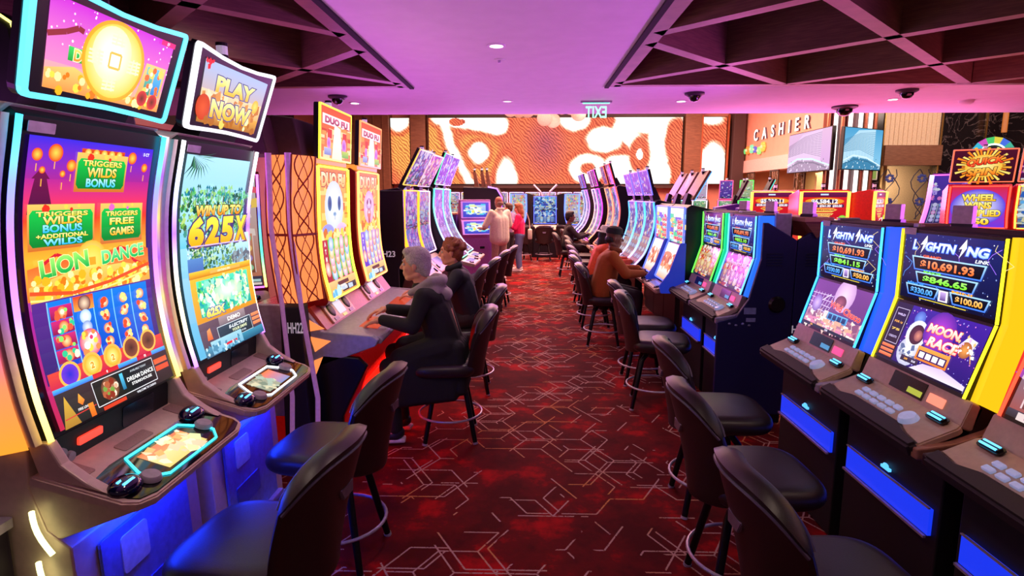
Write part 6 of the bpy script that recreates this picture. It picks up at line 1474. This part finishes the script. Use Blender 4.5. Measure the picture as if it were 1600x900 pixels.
    if hood:
        hc = V['neck'] + Vector((-.085, 0, .0))
        X_ = lambda x, y, z: hc + Vector((x, y, z)); P = []
        for sg in (1, -1): P += [('c', X_(.16, sg * .045, -.06), X_(.09, sg * .095, -.02), .026, .032), ('c', X_(.09, sg * .095, -.02), X_(.0, sg * .10, .035), .032, .036), ('c', X_(.0, sg * .10, .035), X_(-.06, sg * .05, .03), .036, .040), ('c', X_(-.0, sg * .085, -.02), X_(-.085, sg * .035, -.075), .045, .05), ('c', X_(.06, sg * .11, -.05), X_(-.02, sg * .10, -.05), .04, .05)]
        P += [('c', X_(-.06, .05, .03), X_(-.06, -.05, .03), .040, .040), ('c', X_(-.085, .035, -.075), X_(-.085, -.035, -.075), .05, .05), ('c', X_(.16, .045, -.06), X_(.16, -.045, -.06), .026, .026)]
        soft('hood', t, P, hood, .010, 3)
    if collar:
        P = [('c', nk + Vector((.07, .05, -.02)), nk + Vector((-.04, .07, .02)), .025, .03), ('c', nk + Vector((.07, -.05, -.02)), nk + Vector((-.04, -.07, .02)), .025, .03), ('c', nk + Vector((-.04, .07, .02)), nk + Vector((-.04, -.07, .02)), .03, .03)]
        soft('collar', t, P, collar, .010, 3)
    if cap:
        kind, cm = cap; b = MB(H @ Matrix.Scale(k, 4))
        if kind == 'cap':
            b.lathe([(.108, 0), (.11, .03), (.098, .07), (.06, .095), (0, .10)], (-.012, 0, .055), 24); b.M = b.M @ Matrix.Translation((.07, 0, .062)) @ Matrix.Rotation(.15, 4, 'Y'); b.plate([(0, -.075), (.055, -.06), (.085, 0), (.055, .06), (0, .075)], -.004, .006, .002)
        else:
            b.lathe([(.175, -.01), (.17, .002), (.105, .012), (.10, .06), (.08, .09), (0, .095)], (-.01, 0, .055), 28)
        b.build('cap' if kind == 'cap' else 'hat', cm, t, True)
    return t
def seated(lean=.06, reach=(.46, .90), z=.0, hx_=.20, hz=1.30, el=.22, wl=None, wr_=None):
    c = .03 + lean * .5
    J = dict(pelvis=(0, 0, .71), chest=(c, 0, 1.0), neck=(c + lean * .9, 0, 1.165), head=(hx_, 0, hz), hip_l=(.02, .09, .69), hip_r=(.02, -.09, .69), kn_l=(.42, .12, .62), kn_r=(.42, -.12, .62), an_l=(.40, .12, .20), an_r=(.40, -.12, .20),
             sh_l=(c + lean * .5, .185, 1.10), sh_r=(c + lean * .5, -.185, 1.10), el_l=(el, .25, .90), el_r=(el, -.25, .90), wr_l=wl or (reach[0], .16, reach[1]), wr_r=wr_ or (reach[0], -.16, reach[1]))
    J['toe_l'] = (.55, .13, .15); J['toe_r'] = (.55, -.13, .15)
    return J
CLK = dict(black=mat('black_wool', '1a181c', .8, bump=.3, scale=150), navy=mat('navy_cloth', '1c1c2c', .75, bump=.3, scale=150), grey=mat('grey_fleece', 'a8a0a0', .85, bump=.4, scale=180), tan=mat('tan_sweater', 'a4541c', .85, bump=.4, scale=160), orange=mat('orange_top', 'f05a2a', .7), beige=mat('beige_shirt', 'e8e4cc', .75, bump=.2), sand=mat('sand_cotton', 'b49c88', .8), pink=mat('hot_pink_jacket', 'f01868', .6), jeans=mat('blue_denim', '6a7aa8', .8, bump=.3, scale=200), mauve=mat('mauve_cloth', '8a6a98', .8), dark=mat('dark_cloth', '2a2228', .8), white=mat('white_rubber', 'e8e0e0', .6), blackshoe=mat('black_shoe', '18161a', .5), cream=mat('cream_hat', 'd8d0b8', .7))
HAIR = dict(grey=mat('grey_hair', 'b8b0ae', .6, var=.3, scale=120, bump=.5), red=mat('auburn_hair', '8a4a2c', .55, var=.4, scale=120, bump=.5), brown=mat('brown_hair', '4a2e22', .5, var=.3, scale=120), dark=mat('dark_hair', '1c1414', .5), ginger=mat('ginger_hair', '9a5a3a', .5, var=.3, scale=120), stub=mat('stubble', '9a7868', .7))
# grey haired woman, black coat, grey hood
J = seated(.10, (.47, .93), hx_=.215, hz=1.305, el=.20, wl=(.44, .15, .93), wr_=(.46, -.10, .96)); J['an_l'] = (.36, .15, .10); J['toe_l'] = (.52, .17, .05); J['kn_l'] = (.40, .15, .58); J['an_r'] = (.36, -.1, .10); J['toe_r'] = (.52, -.12, .05)
person('grey haired person in a black coat with grey hood seated at the panda machine', (-.60, 4.20, 0), PI, J, (CLK['black'], CLK['black'], CLK['blackshoe'], CLK['white']), .0065, hair=('short', HAIR['grey']), hood=CLK['grey'], coat=.30, hands={'l': ((.9, .0, -.25), (0.2, 0, 1), .45), 'r': ((.9, .1, -.2), (.2, 0, 1), .5)}, look=(-.05, .02))
J = seated(.06, (.46, .92), hx_=.15, hz=1.295)
person('person with curly auburn hair in a dark jacket seated at the white ape machine', (-.55, 5.30, 0), PI + .1, J, (CLK['navy'], CLK['dark'], CLK['blackshoe'], CLK['white']), .0075, hair=('curly', HAIR['red']), collar=CLK['navy'], look=(0, .05))
J = seated(.08, (.50, .90), hx_=.14, hz=1.30, el=.26, wl=(.46, .16, .92), wr_=(.47, -.20, .90))
person('man in a black cap and tan sweater seated at the white flame machine', (.90, 7.06, 0), -.05, J, (CLK['tan'], CLK['dark'], CLK['white'], CLK['white']), .0075, hair=('fringe', HAIR['dark']), cap=('cap', CLK['black']), bulk=.015, collar=mat('sweater_collar', '7a3c14', .85), skin=SKIN_D, hands={'l': ((.9, 0, -.2), (.2, 0, 1), .35), 'r': ((.9, 0, -.2), (.2, 0, 1), .35)}, look=(0, .12))
J = seated(.08, (.46, .92), hx_=.15, hz=1.26)
person('person in an orange top and white hat seated beyond the man in the cap', (.93, 8.05, 0), 0, J, (CLK['orange'], CLK['dark'], CLK['blackshoe'], CLK['white']), .010, hair=('long', HAIR['dark']), cap=('hat', CLK['cream']), look=(0, .15))
J = seated(.0, (.44, .95), hx_=.06, hz=1.34)
person('distant person in dark clothes seated at the magenta neon machine', (.88, 13.1, 0), .1, J, (CLK['dark'], CLK['dark'], CLK['blackshoe'], CLK['white']), .012, hair=('short', HAIR['dark']), skin=SKIN_D)
def standing(h=1.75, wl=(.2, .2, .95), wr=(.2, -.2, .95), el_l=(.0, .25, 1.1), el_r=(.0, -.25, 1.1)):
    s = h / 1.75; f = lambda p: tuple(x * s for x in p)
    J = dict(pelvis=(0, 0, .95), chest=(0, 0, 1.26), neck=(.0, 0, 1.47), head=(.03, 0, 1.615), hip_l=(0, .09, .91), hip_r=(0, -.09, .91), kn_l=(.03, .10, .50), kn_r=(.03, -.10, .50), an_l=(0, .11, .10), an_r=(0, -.11, .10), toe_l=(.17, .13, .05), toe_r=(.17, -.13, .05),
             sh_l=(0, .20, 1.42), sh_r=(0, -.20, 1.42), el_l=el_l, el_r=el_r, wr_l=wl, wr_r=wr)
    return {k: f(v) for k, v in J.items()}
J = standing(1.80, wl=(.30, .28, 1.10), wr=(.24, -.15, 1.05), el_l=(.08, .32, 1.10), el_r=(.05, -.30, 1.12))
person('bald man in a beige short sleeved shirt and sand shorts standing at the violet kiosk', (-.59, 12.2, 0), 2.25, J, (CLK['beige'], CLK['sand'], CLK['white'], CLK['white']), .012, bulk=.03, collar=CLK['beige'], skin=mat('skin_ruddy', 'b87058', .5), hair=('fringe', HAIR['stub']), sleeve=.42, short=True, trous_end=.35, look=(.1, .1))
J = standing(1.63, wl=(.28, .10, 1.20), wr=(.28, -.08, 1.22), el_l=(.08, .24, 1.12), el_r=(.08, -.24, 1.12))
person('woman with long ginger hair in a hot pink jacket and jeans standing in the aisle', (-.20, 14.0, 0), PI - .15, J, (CLK['pink'], CLK['jeans'], CLK['white'], CLK['white']), .012, hair=('long', HAIR['ginger']), look=(0, .2))
t = thing('shoulder_bag', 'cream shoulder bag hanging behind the woman in pink', 'bag', (.05, 13.96, .78)); b = MB(); b.box((0, 0, .12), (.10, .26, .24), .03); b.build('body', CLK['cream'], t, True); b = MB(); b.tube([(0, .1, .23), (-.02, .07, .45), (-.08, 0, .62)], .012, 6); b.build('strap', CLK['cream'], t, True)
J = standing(1.62)
person('person with mauve lit hair standing between the man in beige and the woman in pink', (-.47, 14.9, 0), 2.6, J, (CLK['mauve'], CLK['dark'], CLK['blackshoe'], CLK['white']), .012, hair=('short', HAIR['brown']))
